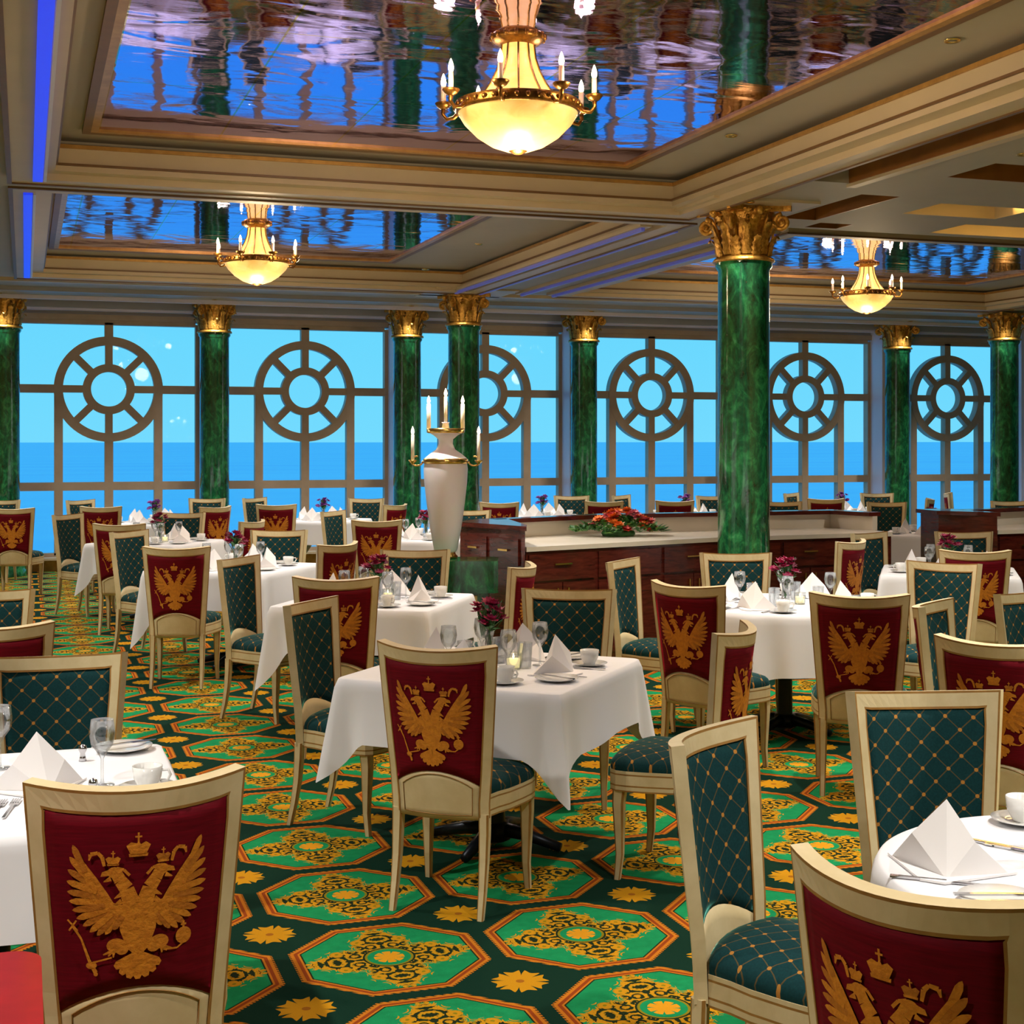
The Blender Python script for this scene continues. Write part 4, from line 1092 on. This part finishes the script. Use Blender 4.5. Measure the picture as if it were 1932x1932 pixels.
for i, (nm, x, y, rnd, side, rot, det, ph, seats, drop, corner) in enumerate(TABLES):
    key = (rnd, side)
    if key not in TT: TT[key] = table_mesh(rnd, side); o = TT[key]
    else: o = copy_tree(TT[key])
    o.location = (x, y, 0); o.rotation_euler = (0, 0, R(rot)); tag(o, 'dark pedestal table under the white cloth, ' + ph, 'table', 'dining tables')
    o = cloth_mesh(rnd, side, drop, corner, i).build('tablecloth', M['linen'], None, (x, y, 0), R(rot)); tag(o, 'white tablecloth draped over ' + ph, 'tablecloth', 'white tablecloths')
    z = .753
    if nm in LAY:
        for kd, px, py, rr, lb in LAY[nm]:
            ct = {'napkin': 'napkin', 'saucer': 'saucer', 'cup': 'cup', 'plate': 'plate', 'knife': 'knife', 'fork': 'fork', 'glass': 'glass', 'tumbler': 'glass', 'candle': 'candle', 'shaker': 'shaker', 'vase': 'flowers'}[kd]
            dz = .007 if kd == 'cup' else (.018 if 'on its plate' in lb else 0)
            put(kd, px, py, z + dz, R(rr), lb + ' ' + ph, ct, GN.get(kd, 'salt shakers'))
        continue
    for q in (seats or [R(rot) + PI / 2 * k for k in range(4)]):
        w = side_word(q) + ' side of ' + ph; d = Vector((math.cos(q), math.sin(q))); r_ = Vector((-d.y, d.x)); rz = q + PI / 2
        def at(a, b): p = Vector((x, y)) + d * a + r_ * b; return p.x, p.y
        s2 = side / 2
        nr = random.Random(hash((i, round(q, 2))) % 1000 if False else int(i * 17 + q * 10))
        put('napkin', *at(s2 - .21, -.01), z, rz + nr.uniform(-.25, .25), 'white peaked napkin on the ' + w, 'napkin', GN['napkin'])
        put('saucer', *at(s2 - .13, .20), z, rz, 'white saucer on the ' + w, 'saucer', GN['saucer'])
        put('cup', *at(s2 - .13, .20), z + .007, rz + nr.uniform(-1, 1), 'white coffee cup on its saucer, ' + w, 'cup', GN['cup'])
        if det >= 2:
            put('plate', *at(s2 - .12, -.21), z, rz, 'white side plate on the ' + w, 'plate', GN['plate'])
            put('glass', *at(s2 - .33, .13), z, rz, 'clear stemmed wine glass on the ' + w, 'glass', GN['glass'])
        if det >= 3:
            put('knife', *at(s2 - .12, -.225), z + .017, rz + 1.2, 'silver butter knife on plate, ' + w, 'knife', 'butter knives on side plates')
            put('knife', *at(s2 - .13, .115), z + .001, rz + PI / 2 + .05, 'silver dinner knife by napkin, ' + w, 'knife', GN['knife'])
            put('fork', *at(s2 - .13, -.105), z + .001, rz + PI / 2, 'silver dinner fork by napkin, ' + w, 'fork', GN['fork'])
            put('tumbler', *at(s2 - .36, .03), z, rz, 'clear straight water tumbler on the ' + w, 'glass', GN['tumbler'])
    far_violet = nm in ('K', 'L', 'R1', 'R2', 'R3')
    put('vase2' if far_violet else 'vase', x + (.04 if nm == 'C' else .02), y + (.2 if nm == 'C' else .03), z, i, ('small violet' if far_violet else 'magenta') + ' flower bunch in a vase on ' + ph, 'flowers', GN['vase'])
    if det >= 2:
        put('candle', x + .06, y - .07, z, 0, 'lit votive candle in a glass cup on ' + ph, 'candle', GN['candle'])
    if det >= 3:
        put('shaker', x - .05, y - .07, z, 0, 'small silver salt shaker on ' + ph, 'shaker', 'salt shakers')

# ------------------------------------------------------------------ mahogany service counters
def offset_poly(pts): return pts
def counter(pl_front, pl_ledge, nseg, label, end_w=None):
    root = empty('service_counter', (pl_front[0][0], pl_front[0][1], 0)); ox, oy = pl_front[0]
    loc = lambda p: (p[0] - ox, p[1] - oy)
    F = [loc(p) for p in pl_front]; L = [loc(p) for p in pl_ledge]
    a = MB(); loop = F + L[::-1]; a.prism(loop, 0, .885, 0); a.build('body', M['mahogany'], root)
    a = MB(); a.prism([(x, y - .02) for x, y in F] + L[::-1], 0, 0, 0, zs=[.885, .92]); a.build('worktop', M['whitetop'], root)
    # upstand and ledge run along the back line
    def strip(mb, pts, w, z0, z1, mi=0):
        P = [Vector(p) for p in pts]; n = len(P); out = []
        for i in range(n):
            d1 = (P[i] - P[max(i - 1, 0)]); d2 = (P[min(i + 1, n - 1)] - P[i]); d = (d1.normalized() if d1.length else Vector((0, 0))) + (d2.normalized() if d2.length else Vector((0, 0)))
            d.normalize(); nn = Vector((-d.y, d.x)); c = max(.5, (d1.normalized() if d1.length else d).dot(d)); out.append((P[i] + nn * w / c, P[i] - nn * w / c))
        for i in range(n - 1):
            a0, b0 = out[i]; a1, b1 = out[i + 1]
            mb.add([(*b0, z0), (*b1, z0), (*a1, z0), (*a0, z0), (*b0, z1), (*b1, z1), (*a1, z1), (*a0, z1)], [(0, 3, 2, 1), (4, 5, 6, 7), (0, 1, 5, 4), (1, 2, 6, 5), (2, 3, 7, 6), (3, 0, 4, 7)], mi)
    a = MB(); strip(a, L, .03, .92, 1.045); a.build('upstand', M['whitetop'], root)
    a = MB(); strip(a, L, .075, 1.045, 1.08); a.build('ledge', M['mahogany'], root)
    # cabinet fronts: drawer over a pair of doors
    for i in range(len(F) - 1):
        p, q = Vector(F[i]), Vector(F[i + 1]); d = q - p; Ln = d.length; d.normalize(); nn = Vector((d.y, -d.x)); n = max(1, round(Ln / .62)); w = Ln / n
        for k in range(n):
            def fp(u0, u1, z0, z1, th, name, mat, par, off=0.0):
                a = MB(); c0 = p + d * (k * w + u0) + nn * off; c1 = p + d * (k * w + u1) + nn * off; e0 = c0 + nn * th; e1 = c1 + nn * th
                a.add([(*c0, z0), (*c1, z0), (*e1, z0), (*e0, z0), (*c0, z1), (*c1, z1), (*e1, z1), (*e0, z1)], [(0, 3, 2, 1), (4, 5, 6, 7), (0, 1, 5, 4), (1, 2, 6, 5), (2, 3, 7, 6), (3, 0, 4, 7)])
                return a.build(name, mat, par)
            dr = fp(.02, w - .02, .66, .86, .018, 'drawer', M['mahogany'], root)
            fp(w * .38, w * .62, .775, .787, .014, 'handle', M['brass'], dr, .022)
            for s_ in (0, 1):
                do = fp(.02 + s_ * (w / 2 - .015), w / 2 - .005 + s_ * (w / 2 - .015), .08, .64, .018, 'door', M['mahogany'], root)
                fp(w / 2 - .06 + s_ * .1, w / 2 - .048 + s_ * .1, .50, .60, .014, 'handle', M['brass'], do, .022)
    tag(root, label, 'counter', 'mahogany service counters')
    return root
c1 = counter([(3.54, 10.08), (5.44, 10.60), (7.12, 10.70)], [(3.58, 11.02), (4.69, 11.44), (6.98, 11.45), (7.12, 10.95)], 5, 'mahogany service counter with white top behind the largest green column')
# raised cabinet at its left end
a = MB(); loop = [(-.03, -.07), (-.31, .67), (-.05, .98), (.16, .98), (.03, .1)]
a.prism(loop, 0, 1.045, 0); e1 = a.build('end_cabinet', M['mahogany'], c1)
a = MB(); cx = sum(p[0] for p in loop) / 5; cy = sum(p[1] for p in loop) / 5
a.prism([(cx + (x - cx) * 1.1, cy + (y_ - cy) * 1.05) for x, y_ in loop], 1.045, 1.08, 0); a.build('end_cabinet_top', M['mahogany'], c1)
for u0, u1 in ((.04, .44), (.50, .92)):
    p, q = Vector((-.31, .67)), Vector((-.03, -.07)); d = q - p; nn = Vector((d.y, -d.x)).normalized()
    def quad(t0, t1, z0, z1, o0, th, name, mat, par):
        a = MB(); c0 = p + d * t0 + nn * o0; c1_ = p + d * t1 + nn * o0; e0 = c0 + nn * th; e1_ = c1_ + nn * th
        a.add([(*c0, z0), (*c1_, z0), (*e1_, z0), (*e0, z0), (*c0, z1), (*c1_, z1), (*e1_, z1), (*e0, z1)], [(0, 3, 2, 1), (4, 5, 6, 7), (0, 1, 5, 4), (1, 2, 6, 5), (2, 3, 7, 6), (3, 0, 4, 7)]); return a.build(name, mat, par)
    dd = quad(u0, u1, .78, .98, 0, .016, 'drawer', M['mahogany'], c1); quad((u0 + u1) / 2 - .07, (u0 + u1) / 2 + .07, .885, .90, .018, .014, 'handle', M['brass'], dd)
    dd = quad(u0, u1, .10, .75, 0, .016, 'door', M['mahogany'], c1); quad(u1 - .06, u1 - .035, .60, .72, .018, .014, 'handle', M['brass'], dd)
c2 = counter([(8.15, 10.62), (10.2, 10.75), (11.2, 10.6)], [(8.15, 11.1), (9.2, 11.4), (11.2, 11.4)], 4, 'second mahogany counter with white top, cut off by the right edge')
a = MB(); loop = [(-.03, -.05), (-.32, .40), (-.30, .70), (.0, .62)]
a.prism(loop, 0, 1.045); a.build('end_cabinet', M['mahogany'], c2)
a = MB(); a.prism([(-.01, -.07), (-.345, .39), (-.32, .75), (.03, .66)], 1.045, 1.08); a.build('end_cabinet_top', M['mahogany'], c2)
# flower arrangement on the counter
rg = random.Random(11); o = MB().lathe([(.001, 0), (.10, 0), (.11, .02), (.10, .04), (.001, .04)], 24).build('flower_arrangement', M['leaf']); o.location = (4.68, 11.0, .921); o.scale = (1.3, 1.3, 1.15)
a = MB()
for k in range(190):
    q = rg.uniform(0, 2 * PI); rr = rg.uniform(0, 1) ** .5; c = (rr * .30 * math.cos(q), rr * .15 * math.sin(q), .03 + .10 * (1 - rr)); leafs(a, c, .075, 2, rg.choice([0, 0, 1]), rg, (.0, 1.0))
a.build('foliage', [M['leaf'], M['leaf2']], o)
for mat, n in (('red', 18), ('orange', 18), ('pink', 15)):
    a = MB()
    for k in range(n):
        q = rg.uniform(0, 2 * PI); rr = rg.uniform(0, 1) ** .5; petals(a, (.02 + rr * .22 * math.cos(q), rr * .12 * math.sin(q), .17 - .11 * rr * rr + rg.uniform(-.02, .02)), .042, 8, 0, rg)
    a.build('blossoms', M[mat], o)['label'] = {'red': 'red blossoms', 'orange': 'orange blossoms', 'pink': 'pink blossoms'}[mat]
o.rotation_euler = (0, 0, R(-10)); tag(o, 'low red, orange and pink flower arrangement on the white counter top', 'flowers')

# ------------------------------------------------------------------ urn candelabrum on its marble pedestal
pd = empty('urn_pedestal', (3.02, 10.02, 0), R(-18.8))
MB().prism([(-.24, -.2), (.24, -.2), (.27, -.17), (.27, .17), (.24, .2), (-.24, .2), (-.27, .17), (-.27, -.17)], 0, 0, 0, zs=[.62, .85]).build('top_block', M['marble'], pd)
MB().box(-.2, .2, -.15, .15, 0, .62).build('plinth', M['marble'], pd)
a = MB(); a.box(-.13, .12, -.165, -.15, .40, .60); a.build('front_panel', M['cream'], pd)
tag(pd, 'green marble pedestal block in front of the counter, under the white urn', 'pedestal')
ur = empty('urn_candelabrum', (2.93, 10.12, .85))
prof = [(.001, 0), (.085, 0), (.09, .015), (.075, .03), (.07, .045)]
MB().lathe(prof, 40).build('foot', M['brass'], ur)
MB().lathe([(.07, .045), (.085, .06), (.115, .22), (.14, .40), (.158, .56), (.163, .66), (.157, .70)], 48).build('vase_body', M['alabaster'], ur)
MB().lathe([(.157, .695), (.168, .70), (.168, .725), (.157, .735)], 48).build('gold_band', M['brass'], ur)
MB().lathe([(.157, .733), (.12, .765), (.07, .80), (.052, .84), (.055, .875), (.09, .905), (.13, .925)], 48).build('neck', M['alabaster'], ur)
MB().lathe([(.13, .92), (.14, .925), (.142, .955), (.12, .955), (.001, .94)], 40).build('rim', M['brass'], ur)
MB().lathe([(.001, .94), (.03, .945), (.022, .99), (.030, 1.0), (.001, 1.0)], 20).build('centre_socket', M['alabaster'], ur)
def candle_at(par, x, y, z, h, r=.016):
    c = MB().lathe([(.001, 0), (r, 0), (r * .95, h), (.001, h + .002)], 14).build('candle', M['wax'], par, (x, y, z))
    MB().lathe([(.001, 0), (.010, .008), (.013, .022), (.008, .042), (.001, .06)], 12).build('flame', M['flame'], c, (0, 0, h))
candle_at(ur, 0, 0, 1.0, .19, .013)
for k in range(6):
    q = R(-18.8) + PI / 3 * k; c, s_ = math.cos(q), math.sin(q)
    if k % 3 != 1 or True:
        if k in (0, 3): candle_at(ur, .125 * c, .125 * s_, .95, .185)
for k in (0, 3):
    q = R(-18.8) + PI / 3 * k; c, s_ = math.cos(q), math.sin(q)
    pts = [((.160 + .05 + .042 * math.cos(t)) * c, (.160 + .05 + .042 * math.cos(t)) * s_, .715 + .035 * math.sin(t)) for t in [PI + PI * 1.55 * i / 12 for i in range(13)]]
    arm = MB().tube(pts, .007, 8).lathe([(.006, .69), (.02, .705), (.032, .718), (.030, .722), (.001, .712)], 16, (.243 * c, .243 * s_, 0)).build('arm', M['brass'], ur)
    candle_at(arm, .243 * c, .243 * s_, .72, .19, .013)
tag(ur, 'tall white alabaster urn with gold rim and five lit candles', 'candelabrum')
for p_ in ((2.93, 10.12, 2.16), (2.80, 10.18, 2.1), (3.07, 10.04, 2.1)): light('urn_candle_lamp', 'POINT', p_, 3, (1, .75, .45), .03)

# red leather sofa corner at the bottom left
s = MB(); loop = []
for (cx_, cy_, a0) in ((.04, .26, 0), (-.5, .26, 90), (-.5, -.3, 180), (.04, -.3, 270)):
    for k in range(7):
        q = R(a0 + 15 * k); loop.append((cx_ + .06 * math.cos(q), cy_ + .06 * math.sin(q)))
s.prism(loop, 0, .72, 0, zs=[.02, .70]); sofa = empty('sofa', (-.07, 2.6, 0)); s.build('backrest', M['redleather'], sofa)
s = MB(); n = len(loop)
s.prism(loop, 0, 0, 0, zs=[.70, .735]); s2_ = s.build('top_roll', M['redleather'], sofa)
MB().prism([(x * .9 - .03, y_ * .9) for x, y_ in loop], 0, .02).build('base', M['mahogany'], sofa)
tag(sofa, 'corner of a red leather seat at the bottom left edge', 'sofa')
for o in bpy.data.objects:
    if o.type == 'EMPTY': o.empty_display_size = .05
